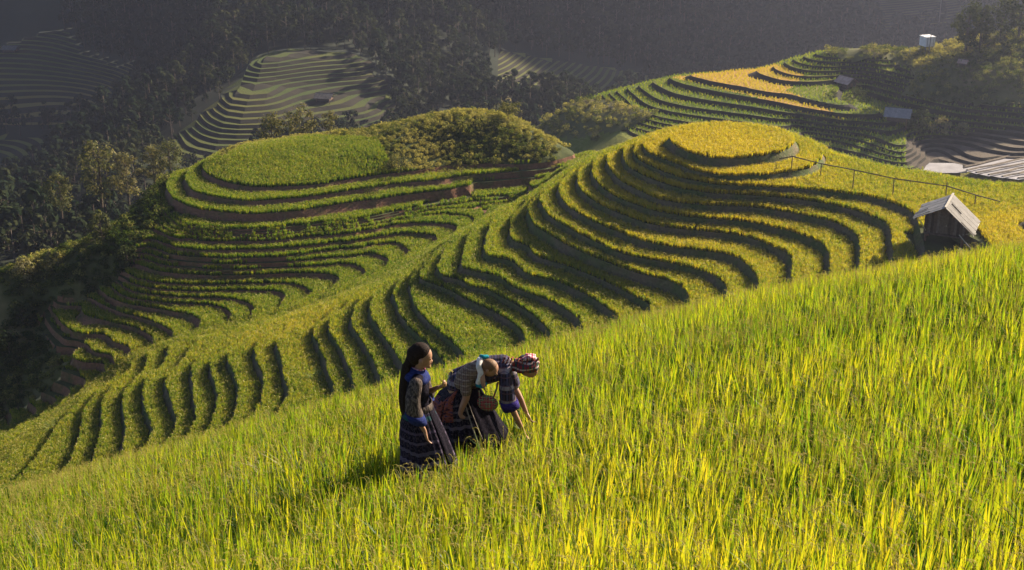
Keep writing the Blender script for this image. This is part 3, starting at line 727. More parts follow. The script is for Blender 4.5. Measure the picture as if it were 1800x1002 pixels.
def crown_plant(name, H, R, trunk, nl, ls, mats, conic=False, lobes=9):
    """tree for the woods: trunk, a few limbs and a crown of leaf clumps"""
    p = Plant(); p.tube((0, 0, -1), (0, 0, H * .8), H * .022, H * .006, 5, 1); L = []
    for k in range(lobes):
        t = random.uniform(trunk, .95); a = random.uniform(0, 6.28)
        rr = R * ((1 - t) * 1.1 + .1 if conic else math.sin(math.pi * min(1, (t - trunk) / (1 - trunk) * .8 + .2)) )
        c = Vector((rr * .65 * math.cos(a), rr * .65 * math.sin(a), H * t)); L.append((c, R * random.uniform(.3, .48) * (1.1 - t * .5)))
        p.tube((0, 0, H * (t - .12)), c, H * .008, H * .003, 3, 1)
    for k in range(nl):
        c, q = random.choice(L); d = Vector((random.gauss(0, 1), random.gauss(0, 1), random.gauss(.15, .8))).normalized()
        p.leaf(c + d * q * random.uniform(.5, 1.1), d + Vector((0, 0, .4)), ls * random.uniform(.6, 1.3), .6, 0)
    return p.make(name, mats)
def project(P):
    x, y, z = P[:, 0], P[:, 1], P[:, 2]; dep = y * CP - z * SP; up = y * SP + z * CP
    dep = np.maximum(dep, .1); return 900 + FPX * x / dep, 501 - FPX * up / dep, dep
def jitter_grid(x0, x1, y0, y1, s, j=.42):
    X, Y = np.meshgrid(np.arange(x0, x1, s), np.arange(y0, y1, s)); X = X.ravel(); Y = Y.ravel()
    return X + RNG.uniform(-j, j, X.size) * s, Y + RNG.uniform(-j, j, X.size) * s
# ------------------------------------------------------------------ land meshes
V, F, R = build_near(); c = V[F].mean(1); sb = side_b(c[:, 0], c[:, 1])
fm = np.where(R > .5, np.where(sb, 2, 1), 0)
fm[(c[:, 1] < 60)] = 3
fm[inside(c[:, 0], c[:, 1], FLANK)] = 4
o = bpy.data.objects.new("terraced_hill", np_mesh("terraced_hill", V, F, [M_SOIL, M_RISER, M_RISER_RED, M_FGSOIL, M_HILL], fm)); COL.objects.link(o); tag(o, kind="structure")
V, F, R = build_field(RGX, RGY, Hr, len(rgx), len(rgy), R_LEV, right_w, .24); c = V[F].mean(1)
fm = np.where(R > .5, 1, 0); fm[right_w(c[:, 0], c[:, 1]) > .5] = 2
ORANGE = rpix([(1180,128,-68.3),(1360,116,-68.2),(1362,122,-68.2),(1412,143,-68.3),(1380,160,-68.4),(1450,192,-69.3),(1480,206,-69.6),(1420,196,-69.6),(1350,176,-69.2),(1200,140,-69)])
MUD = rpix([(1590,300,-74.5),(1590,262,-74),(1640,246,-73),(1700,236,-72),(1850,238,-71.5),(1850,300,-74.5)])
fm[(fm == 0) & inside(c[:, 0], c[:, 1], ORANGE)] = 3; fm[(fm == 0) & inside(c[:, 0], c[:, 1], MUD)] = 4
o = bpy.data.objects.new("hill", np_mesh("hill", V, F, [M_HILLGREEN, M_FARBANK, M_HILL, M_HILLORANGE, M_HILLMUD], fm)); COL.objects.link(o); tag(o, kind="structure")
V, F, R = build_valley(); c = V[F].mean(1); t = valley_terr(c[:, 0], c[:, 1])
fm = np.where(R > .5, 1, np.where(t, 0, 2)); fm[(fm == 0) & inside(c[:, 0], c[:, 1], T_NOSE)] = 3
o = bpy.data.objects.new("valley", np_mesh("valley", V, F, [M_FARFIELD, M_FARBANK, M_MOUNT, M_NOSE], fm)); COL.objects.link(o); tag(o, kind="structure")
# ground that closes the view round the surveyed land
gv = [(-450, -110, -141), (1020, -110, -141), (1020, 1020, -141), (-450, 1020, -141)]
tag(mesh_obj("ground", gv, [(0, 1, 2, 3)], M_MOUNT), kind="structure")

# ------------------------------------------------------------------ rice on the slope in front
RICE_NEAR = [rice_near(i) for i in range(7)]
RICE_MID = [rice_mid(i) for i in range(6)]
def tint_at(x, y):
    return .32 + .34 * (noise2(x, y, 7.0) - .5) + .22 * (noise2(x + 31, y, 2.3) - .5)
def stand(px, py_top, h):
    """spot on the slope where something h tall reaches up to the pixel (px, py_top)"""
    for Y in np.arange(8, 30, .02):
        p = at_y(px, py_top, Y); g = float(near_z(np.array([p[0]]), np.array([p[1]]))[0][0])
        if p[2] - g <= h: return Vector((p[0], p[1], float(g)))

GIRL_AT = gpos = stand(735, 604, 1.6 * 1.12)
WOMAN_AT = wpos = stand(880, 616, 1.30 * 1.07)
x, y = jitter_grid(-17, 22, 3.2, 46, .165)
z = near_z(x, y)[0]; P = np.stack([x, y, z], 1)
u, v, dep = project(P + [0, 0, .7]); m = (u > -160 - 1.6 * FPX / dep) & (u < 1960 + 1.6 * FPX / dep) & (v < 1500) & (y < 46)
# hidden behind the brow: thin it out there
keep = (dep < 30) | (RNG.random(len(x)) < np.clip((46 - dep) / 20, .12, 1)); m &= keep
P, x, y = P[m], x[m], y[m]
sc = RNG.uniform(.78, 1.12, len(P)) * (.92 + .22 * noise2(x, y, 4.0))
sc *= .64
for c, dx, r in ((gpos, .02, .30), (gpos, .1, .24), (wpos, -.50, .36), (wpos, -.30, .36), (wpos, -.05, .26)):     # trampled where they stand
    d = np.hypot(x - c.x - dx, y - c.y); sc *= np.where(d < r, .25, 1)
    f = (y < c.y) & (y > c.y - 1.0) & (np.abs(x - c.x - dx) < r + .08); sc *= np.where(f, np.clip(.45 + .5 * (c.y - y), .45, 1), 1)
rice_fg = scatter("rice_field", P, RNG.uniform(0, 6.28, len(P)), sc, np.clip(tint_at(x, y) + RNG.normal(0, .07, len(P)), 0, 1), RICE_NEAR, tilt=RNG.normal(0, .07, (len(P), 2)), pick=np.where(noise2(x + 9, y, 1.7) + .25 * RNG.normal(0, 1, len(x)) > .84, RNG.integers(5, 7, len(x)), RNG.integers(0, 5, len(x))))
print("rice near", len(P))
# ------------------------------------------------------------------ rice on the terraces
KNOLL_SHRUB = [tuple(hpix(a, b, c)) for a, b, c in [(660,236,-44.6),(690,300,-46.8),(775,292,-46.5),(860,283,-46.5),(970,281,-46.5),(1012,268,-46.5),(990,240,-46.5),(900,190,-46.5),(700,180,-47),(480,232,-46.5),(380,262,-47.2),(390,280,-46.3),(440,245,-45.8),(560,235,-45.3)]]
GOLD = [(1287,240,-36,9,.46),(1200,300,-37.5,9,.16),(1130,330,-39,8,.14),(1480,440,-39,12,.16),(1380,480,-40,12,.14),(1560,300,-37.4,16,.02),(1000,480,-43,10,-.05),(560,570,-52,6,.25),(300,690,-55,14,.08),
        (520,290,-46,14,.04),(450,350,-47,20,-.05),(700,330,-47,20,-.02),(1780,380,-36.5,6,.45),(700,470,-50,14,-.02),(180,690,-57,12,.12)]
GOLDP = [(*hpix(a, b, c), s, v) for a, b, c, s, v in GOLD]
def tint_mid(x, y):
    t = .34 + .16 * (noise2(x, y, 9.0) - .5) + .10 * (noise2(x, y, 2.0) - .5)
    for gx_, gy_, s, v in GOLDP: t = t + v * np.exp(-((x - gx_) ** 2 + (y - gy_) ** 2) / (2 * s * s))
    return t
x, y = jitter_grid(-62, 62, 74, 172, .215)
H = HF(x, y); z, ris = near_z(x, y, H); e = .30
gxn, gyn = HF(x + e, y) - HF(x - e, y), HF(x, y + e) - HF(x, y - e); gl = np.hypot(gxn, gyn) + 1e-6
zu = near_z(x + gxn / gl * .13, y + gyn / gl * .13)[0]; zd = near_z(x - gxn / gl * .07, y - gyn / gl * .07)[0]
P = np.stack([x, y, z], 1); u, v, dep = project(P + [0, 0, .5])
band = smooth_w(x, y) > .5
m = (ris < .5) & (u > -120) & (u < 1920) & (v < 900) & ((zu - z < .25) | band) & ((z - zd < .12) | band)
m &= ~inside(x, y, FLANK) & ~inside(x, y, KNOLL_SHRUB)
HUT_AT = at_z(1656, 429, -37.7)
m &= ~((np.abs(x - HUT_AT[0] - .6) < 2.6) & (y > HUT_AT[1] - 3.0) & (y < HUT_AT[1] + 4.5))
m &= ~(side_b(x, y) & (gl / (2 * e) > .72) & ~band)
nrm = (HF(x, y + 1.5) - HF(x, y - 1.5)) / 3                       # drop the far sides nobody can see
m &= ~((nrm < -.42))
P, x, y = P[m], x[m], y[m]
rice_mid_o = scatter("terrace_rice", P, RNG.uniform(0, 6.28, len(P)), RNG.uniform(.85, 1.12, len(P)) * (.88 + .24 * noise2(x, y, .9)), np.clip(tint_mid(x, y) + RNG.normal(0, .11, len(P)), 0, 1), RICE_MID)
print("rice mid", len(P))
x, y = jitter_grid(10, 110, 238, 300, .62)
z, ris = right_z(x, y); P = np.stack([x, y, z], 1); u, v, dep = project(P)
m = (ris < .5) & (right_w(x, y) < .5) & ~inside(x, y, MUD) & (u > 850) & (u < 1900) & (z > -74.3) & (z < -64.2)
P, x, y = P[m], x[m], y[m]; gold = inside(x, y, ORANGE)
scatter("hill_rice", P, RNG.uniform(0, 6.28, len(P)), RNG.uniform(.8, 1.2, len(P)), np.clip(np.where(gold, 1.0, .36) + .25 * (noise2(x, y, 12.) - .5) + RNG.normal(0, .1, len(P)), 0, 1.3), RICE_MID)
# ------------------------------------------------------------------ shrubs, woods
BUSH = [bush("shrub_kind", .8, .9, 150, .11, [M_SHRUB, M_BARK], 5, False) for i in range(5)]
x, y = jitter_grid(-45, 12, 118, 178, .62)
m = inside(x, y, KNOLL_SHRUB) & (noise2(x, y, 3.0) > .16); x, y = x[m], y[m]
scatter("shrub_cover", np.stack([x, y, near_z(x, y)[0] - .1], 1), RNG.uniform(0, 6.28, len(x)), RNG.uniform(.38, .85, len(x)) * (.7 + .6 * noise2(x, y, 4.)), np.clip(.84 + .6 * (noise2(x, y, 5.0) - .5) + RNG.normal(0, .15, len(x)), 0, 1), BUSH)
x, y = jitter_grid(-74, -20, 104, 175, .75)
m = inside(x, y, FLANK) & (noise2(x, y, 6.0) > .08); x, y = x[m], y[m]
scatter("flank_scrub", np.stack([x, y, near_z(x, y)[0] - .1], 1), RNG.uniform(0, 6.28, len(x)), RNG.uniform(.5, 1.4, len(x)) * (.55 + .9 * noise2(x, y, 8.0)) * np.where(x < -46, 1.15, .9), np.clip(.34 + .7 * (noise2(x, y, 5.0) - .5) + RNG.normal(0, .22, len(x)), 0, 1), BUSH)
x, y = jitter_grid(20, 118, 236, 300, 1.15)
m = inside(x, y, SHRUBBY) & (noise2(x, y, 7.0) > .10); x1, y1 = x[m], y[m]
x, y = jitter_grid(0, 45, 225, 300, 1.6); m = inside(x, y, BANKW); x1 = np.concatenate([x1, x[m]]); y1 = np.concatenate([y1, y[m]])
scatter("hill_scrub", np.stack([x1, y1, right_z(x1, y1)[0] - .1], 1), RNG.uniform(0, 6.28, len(x1)), RNG.uniform(.5, 1.5, len(x1)), np.clip(.72 + .7 * (noise2(x1, y1, 9.0) - .5) + RNG.normal(0, .15, len(x1)), 0, 1), BUSH)
WOOD = [crown_plant("forest_tree_kind", random.uniform(8, 12), random.uniform(2.6, 3.8), .25, 230, .55, [M_FOREST, M_BARK], conic=i == 0) for i in range(5)]
x, y = jitter_grid(-190, 300, 200, 790, 5.2)
z = HVF(x, y); P = np.stack([x, y, z], 1); u, v, dep = project(P + [0, 0, 5])
m = (u > -150) & (u < 1950) & (v > -330) & (v < 620) & ~valley_terr(x, y) & (noise2(x, y, 40.0) + .5 * noise2(x, y, 15.0) > .38)
m &= ~(inside(x, y, [(-8, 176), (142, 176), (142, 374), (-8, 374)]) & (HVF(x, y) < HRF(x, y) + 1))
P, x, y = P[m], x[m], y[m]
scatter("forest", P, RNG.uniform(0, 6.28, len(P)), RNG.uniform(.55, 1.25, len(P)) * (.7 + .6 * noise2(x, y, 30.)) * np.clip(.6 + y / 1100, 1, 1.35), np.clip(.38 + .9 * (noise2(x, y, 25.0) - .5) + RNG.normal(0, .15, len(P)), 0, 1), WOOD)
print("forest", len(P))
# ------------------------------------------------------------------ haze
def build_haze(dens):
    m = bpy.data.materials.new("haze_air"); m.use_nodes = True; nt = m.node_tree; nt.nodes.clear(); out = nt.nodes.new("ShaderNodeOutputMaterial")
    p = N(nt, "ShaderNodeVolumePrincipled", i_Density=dens, i_Anisotropy=.68); p.inputs["Color"].default_value = (.66, .71, .97, 1); nt.links.new(p.outputs[0], out.inputs["Volume"])
    x0, x1, y0, y1, z0, z1 = -460, 1030, -120, 1030, -143, 270
    v = [(x, y, z) for z in (z0, z1) for y in (y0, y1) for x in (x0, x1)]
    o = mesh_obj("haze", v, [(0, 2, 3, 1), (4, 5, 7, 6), (0, 1, 5, 4), (2, 6, 7, 3), (0, 4, 6, 2), (1, 3, 7, 5)], m); tag(o, kind="stuff")
    return o
build_haze(0.00021)
# ------------------------------------------------------------------ helpers for things standing on the land
def ground_hit(px, py, t0=60.0, t1=900.0, st=.4):
    d = ray(px, py); t = np.arange(t0, t1, st); P = d[None] * t[:, None]; x, y = P[:, 0], P[:, 1]
    g = np.where((y < NY1) & (np.abs(x) < 66), near_z(x, y)[0], -999)
    g = np.maximum(g, np.where((x > RX0) & (x < RX1) & (y > RY0) & (y < RY1), right_z(x, y)[0], -999))
    g = np.maximum(g, np.where(y > VY0, valley_z(x, y)[0], -999))
    i = np.argmax(P[:, 2] <= g); return Vector(P[i])
def ppm(p):                     # photograph pixels per metre at a point
    return FPX / (p[1] * CP - p[2] * SP)
class MB:
    """collects boxes and bars into one mesh"""
    def __init__(s): s.V, s.F = [], []
    def box(s, c, size, R=None):
        b = len(s.V); x, y, z = (v / 2 for v in size); c = Vector(c)
        for v in ((-x,-y,-z),(x,-y,-z),(x,y,-z),(-x,y,-z),(-x,-y,z),(x,-y,z),(x,y,z),(-x,y,z)):
            v = Vector(v); s.V.append(c + (R @ v if R else v))
        s.F += [tuple(b + i for i in f) for f in ((0,3,2,1),(4,5,6,7),(0,1,5,4),(1,2,6,5),(2,3,7,6),(3,0,4,7))]; return s
    def bar(s, a, b_, r0, r1=None, n=7):
        r1 = r0 if r1 is None else r1; a, b_ = Vector(a), Vector(b_); d = (b_ - a).normalized(); x = d.orthogonal().normalized(); y = d.cross(x); b = len(s.V)
        for p, r in ((a, r0), (b_, r1)):
            for k in range(n): s.V.append(p + (x * math.cos(6.28319 * k / n) + y * math.sin(6.28319 * k / n)) * r)
        s.F += [(b + k, b + (k + 1) % n, b + n + (k + 1) % n, b + n + k) for k in range(n)] + [tuple(b + k for k in reversed(range(n))), tuple(b + n + k for k in range(n))]; return s
    def poly(s, pts, th):
        """flat polygon given thickness along its normal"""
        pts = [Vector(p) for p in pts]; n = (pts[1] - pts[0]).cross(pts[2] - pts[0]).normalized() * th; b = len(s.V); m = len(pts)
        s.V += pts + [p + n for p in pts]; s.F += [tuple(b + k for k in reversed(range(m))), tuple(b + m + k for k in range(m))] + [(b + k, b + (k + 1) % m, b + m + (k + 1) % m, b + m + k) for k in range(m)]; return s
    def build(s, name, mat, parent=None, smooth=False): return mesh_obj(name, s.V, s.F, mat, parent, smooth)
def wood(name, a, b, sc=6): return noisy(name, [(.3, a), (.7, b)], sc, .9, 6, .6, .02)
M_ROOF = noisy("weathered_sheet", [(.3, (.05, .043, .038)), (.5, (.10, .088, .078)), (.75, (.16, .142, .128))], 1.6, .75, 7, .4, .02)
M_ROOF2 = noisy("slate_sheet", [(.3, (.12, .12, .125)), (.7, (.24, .235, .235))], 1.8, .6, 6, .4, .02, .4)
M_WOOD = wood("dark_plank", (.05, .034, .027), (.15, .105, .08))
M_WOOD2 = wood("grey_plank", (.09, .07, .058), (.20, .155, .125))
M_WOOD3 = wood("black_plank", (.03, .02, .016), (.08, .055, .042))
M_POST = wood("hut_post", (.12, .06, .035), (.25, .14, .085))
M_PALE = wood("pale_lath", (.30, .27, .22), (.48, .44, .37))
M_BAMBOO = wood("old_bamboo", (.075, .055, .035), (.17, .13, .085))
M_RUSTROOF = noisy("faded_red_sheet", [(.3, (.30, .17, .13)), (.7, (.52, .38, .32))], 1.0, .7)
M_TANK = noisy("white_panel", [(.3, (.55, .54, .55)), (.7, (.72, .71, .72))], 1.0, .6)
M_STEEL = noisy("grey_steel", [(.3, (.10, .10, .11)), (.7, (.16, .16, .17))], 2.0, .5, metal=.3)
# water: still, its pale base colour stands in for the sky's reflection
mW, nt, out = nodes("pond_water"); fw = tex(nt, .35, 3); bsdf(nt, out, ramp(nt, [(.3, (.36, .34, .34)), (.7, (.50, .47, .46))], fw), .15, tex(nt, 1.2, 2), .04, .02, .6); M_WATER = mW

# ------------------------------------------------------------------ the hut on stilts
hp = ground_hit(1656, 429) + Vector((0, 0, .05))
hut = empty("hut", hp, math.radians(-25)); tag(hut, "wooden stilt hut with grey pitched roof beside the rice slope, largest of the huts", "hut")
S = 1 / ppm(hp)                 # metres per photograph pixel here
FZ, RZT, HL = 14 * S, 70 * S, 72 * S                         # floor, ridge, length
EX = {-1: 52 * S, 1: 53 * S}; SL = {-1: .52, 1: .84}            # eave reach and pitch of the two roof slopes
WX = {-1: 33 * S, 1: 36 * S}
def roof_z(x): return RZT - abs(x) * SL[-1 if x < 0 else 1]
for sx in (-1, 1):
    for y in (0.0, HL * .42, HL * .84): MB().bar((sx * WX[sx] * .92, y, -.9), (sx * WX[sx] * .9, y, FZ + .02), .10, .085).build("leg", M_POST, hut)
    MB().bar((sx * WX[sx], .0, FZ), (sx * WX[sx], .0, roof_z(sx * WX[sx]) - .06), .06).build("corner_post", M_WOOD, hut)
    MB().bar((sx * WX[sx], HL * .86, FZ), (sx * WX[sx], HL * .86, roof_z(sx * WX[sx]) - .06), .06).build("corner_post", M_WOOD, hut)
MB().box(((WX[1] - WX[-1]) / 2, HL * .43, FZ + .06), (WX[1] + WX[-1] + .1, HL * .92, .12)).build("floor", M_WOOD, hut)
front = MB().poly([(-WX[-1], .10, FZ + .13), (WX[1], .10, FZ + .13), (WX[1], .10, roof_z(WX[1]) - .12), (0, .10, RZT - .12), (-WX[-1], .10, roof_z(-WX[-1]) - .12)], .03).build("front_wall", M_WOOD, hut)
n = 14; wt = WX[1] + WX[-1]
for k in range(n):
    x = -WX[-1] + wt * (k + .5) / n
    if k in (5, 6, 7): continue
    h = roof_z(x) - .16 - .05 * (k % 3)
    MB().box((x, .045 + .014 * (k % 3), (FZ + .13 + h) / 2), (wt / n - .022, .028, h - FZ - .13)).build("plank", (M_WOOD, M_WOOD2, M_WOOD3)[(k * 7) % 3], front)
door = MB().box((-WX[-1] + wt * 6.5 / n, .03, FZ + .13 + .78), (wt * 2.7 / n, .035, 1.5)).build("door", wood("worn_door", (.07, .052, .04), (.16, .12, .09)), hut)
MB().box((-WX[-1] + wt * 7.4 / n, .0, FZ + .85), (.03, .05, .14)).build("handle", M_PALE, door)
for sx in (-1, 1):
    top = roof_z(sx * WX[sx]) - .10
    w = MB().box((sx * WX[sx], HL * .43, (FZ + top) / 2), (.03, HL * .84, top - FZ - .12)).build("side_wall", M_WOOD, hut)
    for k in range(10): MB().box((sx * (WX[sx] + .03), HL * (.05 + .084 * k), (FZ + top) / 2 + .02 * (k % 2)), (.028, HL * .078, top - FZ - .14)).build("plank", (M_WOOD, M_WOOD2, M_WOOD3)[(k * 5) % 3], w)
MB().poly([(WX[1], HL * .86, FZ), (-WX[-1], HL * .86, FZ), (-WX[-1], HL * .86, roof_z(-WX[-1]) - .12), (0, HL * .86, RZT - .12), (WX[1], HL * .86, roof_z(WX[1]) - .12)], .03).build("back_wall", M_WOOD, hut)
y0r, y1r = -.6, HL * .98
roof = MB().bar((0, y0r, RZT - .06), (0, y1r, RZT - .03), .06).build("roof", M_POST, hut)
for sx in (-1, 1):
    n = 9
    for k in range(n):
        a0 = y0r + (y1r - y0r) * k / n; a1 = y0r + (y1r - y0r) * (k + 1) / n + .05; lift = .012 * (k % 2) + random.uniform(0, .02); e = EX[sx] + random.uniform(-.12, .08)
        a = [(0, a0, RZT + lift), (sx * e, a0, roof_z(sx * e) + lift), (sx * e, a1, roof_z(sx * e) + lift), (0, a1, RZT + lift)]
        MB().poly(a if sx < 0 else a[::-1], .03).build("roof_sheet", M_ROOF if sx > 0 else M_ROOF2, roof)
MB().box((0, (y0r + y1r) / 2, RZT + .065), (.16, y1r - y0r + .1, .05)).build("ridge_cap", M_PALE, roof)
for a0 in (y0r + .06, y0r + 1.15): MB().bar((-EX[-1] * (.5 if a0 < 0 else .62), a0 + .2, roof_z(-EX[-1] * (.5 if a0 < 0 else .62)) + .1), (-EX[-1] * 1.02, a0, roof_z(-EX[-1] * 1.02) + .09), .045).build("roof_lath", M_PALE, roof)
MB().bar((EX[1] * .10, y0r + 1.6, roof_z(EX[1] * .10) + .10), (EX[1] * .45, y0r + 1.5, roof_z(EX[1] * .45) + .10), .04).build("roof_lath", M_WOOD, roof)
MB().bar((EX[1] * .55, y0r + .05, roof_z(EX[1] * .55) + .09), (EX[1] * 1.0, y0r + .02, roof_z(EX[1]) + .08), .03).build("roof_lath", M_WOOD, roof)
for sx, q in ((-1, .35), (-1, .7), (-1, .97), (1, .3), (1, .65), (1, .97)): MB().bar((sx * EX[sx] * q, y0r - .06, roof_z(sx * EX[sx] * q) - .05), (sx * EX[sx] * q, y1r, roof_z(sx * EX[sx] * q) - .05), .035).build("purlin", M_PALE if q > .5 else M_POST, roof)
MB().bar((WX[1] * .75, -.2, FZ + .35), (WX[1] * 1.55, -.8, -.05), .045).build("brace", M_PALE, hut)
MB().bar((WX[1] * .9, .0, FZ + .3), (EX[1] * .96, .1, roof_z(EX[1] * .96) - .05), .03).build("brace", M_PALE, hut)
for k in range(4): MB().bar((-WX[-1] * .9 - .12 * k, -.15, FZ + .3 + .17 * k), (-WX[-1] * 1.2 - .1 * k, -.25, FZ + 1.0 + .1 * k), .022).build("lath", M_PALE, hut)

# ------------------------------------------------------------------ bamboo rail from the mound to the hut
posts = [(1391,303,277),(1442,315,290),(1498,337,301),(1569,349,316),(1662,352,329),(1713,366,345)]
rp0 = ground_hit(1498, 337); rail = empty("bamboo_rail", rp0); tag(rail, "long bamboo rail on thin posts running from the round mound down to the hut", "rail")
tops = []
for px, pb, ptp in posts:
    g = ground_hit(px, pb); h = (pb - ptp) / ppm(g) / math.cos(math.radians(18)) + .1; tops.append(g + Vector((0, 0, h)))
    b = g - rp0; MB().bar(b + Vector((0, 0, -.4)), b + Vector((random.uniform(-.05, .05), 0, h + (.35 if px == 1662 else .06))), .055, .04).build("post", M_BAMBOO, rail)
e0 = at_y(1371, 279, tops[0].y + 2.0); e1 = at_y(1757, 354, tops[-1].y - 1.5)
pts = [Vector(e0)] + tops + [Vector(e1)]
for a, b in zip(pts[:-1], pts[1:]):
    d = (b - a) * .03; MB().bar(a - d - rp0, b + d - rp0, .055, .045).build("pole", M_BAMBOO, rail)
for (x0, y0), (x1, y1), lab in (((1206,283),(1219,272),"upper short bamboo stick lying across a terrace edge below the round mound"), ((1189,303),(1201,291),"lower short bamboo stick leaning on a terrace edge below the round mound")):
    a = ground_hit(x0, y0) + Vector((0, 0, .35)); b = Vector(at_y(x1, y1, a.y + .9)); o = MB().bar((0, 0, 0), b - a, .05, .035).build("bamboo_stick", M_PALE)
    o.location = a; tag(o, lab, "stick", "bamboo sticks below the mound")

# ------------------------------------------------------------------ far huts, tank, mast
def far_hut(px, py, wpx, hpx, rz, mat, label, legs=True, lpx=None):
    g = ground_hit(px, py, 100); s = 1 / ppm(g); w = wpx * s / 2; h = hpx * s; L = (lpx or wpx * 1.1) * s
    t = empty("hut", g, math.radians(rz)); tag(t, label, "hut")
    fz = h * .22 if legs else 0
    for x in (-.8, .8):
        for y in (-.4, .4): MB().bar((x * w, y * L, -1.2), (x * w, y * L, h * .6), .09).build("post", M_POST, t)
    wl = MB().box((0, 0, fz + h * .2), (w * 1.6, L * .82, h * .4)).build("wall", M_WOOD, t)
    MB().box((0, -L * .415, fz + h * .17), (w * .4, .04, h * .3)).build("door", M_POST, t)
    rf = MB().bar((0, -L * .55, h), (0, L * .55, h), .06).build("roof", M_WOOD, t)
    for sx in (-1, 1):
        for k in range(3):
            y0 = -L * .55 + L * 1.1 * k / 3; y1 = y0 + L * 1.1 / 3 - .02; a = [(0, y0, h), (sx * w * 1.15, y0, h * .55), (sx * w * 1.15, y1, h * .55), (0, y1, h)]
            MB().poly(a if sx < 0 else a[::-1], .06).build("roof_sheet", mat, rf)
    MB().poly([(-w * .8, -L * .42, h * .55), (w * .8, -L * .42, h * .55), (0, -L * .42, h * .95)], .04).build("gable", M_WOOD, t)
    return t
far_hut(1487, 156, 27, 22, 35, M_RUSTROOF, "small dark hut with reddish roof on a terrace lip beside the orange field")
far_hut(1577, 216, 38, 27, 70, M_ROOF2, "grey roofed hut half hidden by a bush above the muddy terraces")
far_hut(571, 178, 26, 15, 78, M_ROOF, "pale roofed field hut alone on the dim valley terraces", True, 30)
far_hut(20, 92, 22, 12, 80, M_ROOF, "tiny hut at the far left edge of the dark valley terraces", True, 26)
far_hut(1692, 116, 16, 12, 60, M_RUSTROOF, "small pinkish roofed shelter among shrubs below the dark trees", True, 16)
g = ground_hit(1628, 90, 150); s = 1 / ppm(g); tk = empty("water_tank", g, math.radians(20)); tag(tk, "white box shaped water tank on short posts on the hilltop", "tank")
for x in (-.8, .8):
    for y in (-.8, .8): MB().bar((x * 9 * s, y * 9 * s, -1), (x * 9 * s, y * 9 * s, 9 * s), .10).build("post", M_STEEL, tk)
tb = MB().box((0, 0, 18 * s), (19 * s, 19 * s, 16 * s)).build("tank", M_TANK, tk)
MB().box((0, 0, 26.6 * s), (20.5 * s, 20.5 * s, 1.2 * s)).build("lid", M_TANK, tk)
for x in (-.33, .33): MB().box((x * 19 * s, -9.6 * s, 18 * s), (.6 * s, .4 * s, 15 * s)).build("rib", M_STEEL, tk)
for px, pt, pb, r, lab in ((1646, -60, 72, .16, "tall thin mast rising out of the top edge behind the white tank"), (1633, 50, 88, .10, "short dark pole standing in front of the white tank")):
    g = ground_hit(px, pb + 6, 150); s = 1 / ppm(g); m = empty("mast", g); tag(m, lab, "mast", "poles beside the water tank")
    h = (pb - pt) * s * 1.03; MB().bar((0, 0, -1), (0, 0, h), r, r * .7).build("pole", M_STEEL, m)
    if h > 10:
        for k in range(7): MB().bar((-.45, 0, h * (.12 + .12 * k)), (.45, 0, h * (.12 + .12 * k)), .03).build("rung", M_STEEL, m)

# ------------------------------------------------------------------ flooded paddies
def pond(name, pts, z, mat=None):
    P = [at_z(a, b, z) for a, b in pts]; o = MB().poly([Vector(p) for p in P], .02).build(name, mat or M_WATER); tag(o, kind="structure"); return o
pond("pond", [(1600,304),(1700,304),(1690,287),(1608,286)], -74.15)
M_BUND = noisy("mud_bund", [(.3, (.13, .10, .07)), (.7, (.26, .21, .15))], 1.5, 1)
bnd = [(1694,294,1900,244),(1700,300,1900,258),(1716,304,1900,268),(1738,308,1900,274),(1762,311,1900,284),(1790,314,1900,296)]
zz = [-73.45,-73.6,-73.75,-73.9,-74.05,-74.2]
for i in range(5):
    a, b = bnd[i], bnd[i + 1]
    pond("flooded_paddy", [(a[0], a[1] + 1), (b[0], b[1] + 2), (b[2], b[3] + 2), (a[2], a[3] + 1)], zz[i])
for i, (x0, y0, x1, y1) in enumerate(bnd):
    a = Vector(at_z(x0, y0, zz[i] + .12)); b = Vector(at_z(x1, y1, zz[i] + .12)); m = MB(); prev = a
    for k in range(1, 11):
        q = a.lerp(b, k / 10) + Vector((0, random.uniform(-.25, .25), 0)); m.bar(prev, q, .28, .28, 6); prev = q
    tag(m.build("earth_bund", M_BUND), kind="structure")

# ------------------------------------------------------------------ single trees and bushes
M_TREE = leaf_mat("tree_leaf", [(0, (.024, .038, .014)), (.5, (.085, .095, .038)), (1, (.25, .215, .11))], .35, gloss=0, var=.5, tcol=1.2)
M_PINE = leaf_mat("pine_needles", [(0, (.014, .030, .014)), (1, (.05, .07, .03))], .15, gloss=0, tcol=1.0)
def split_mesh(p, name_a, mat_a, name_b, mat_b, parent):
    for mi, nm, mt in ((0, name_a, mat_a), (1, name_b, mat_b)):
        F = [f for f, m in zip(p.F, p.fm) if m == mi]; sh = [s for s, m in zip(p.sh, p.fm) if m == mi]
        if not F: continue
        used = sorted({i for f in F for i in f}); mp = {v: i for i, v in enumerate(used)}
        o = mesh_obj(nm, [p.V[i] for i in used], [tuple(mp[i] for i in f) for f in F], mt, parent)
        a = o.data.attributes.new("shade", 'FLOAT', 'FACE'); a.data.foreach_set("value", np.asarray(sh, np.float32)); o["tint"] = parent.get("tint", .5)
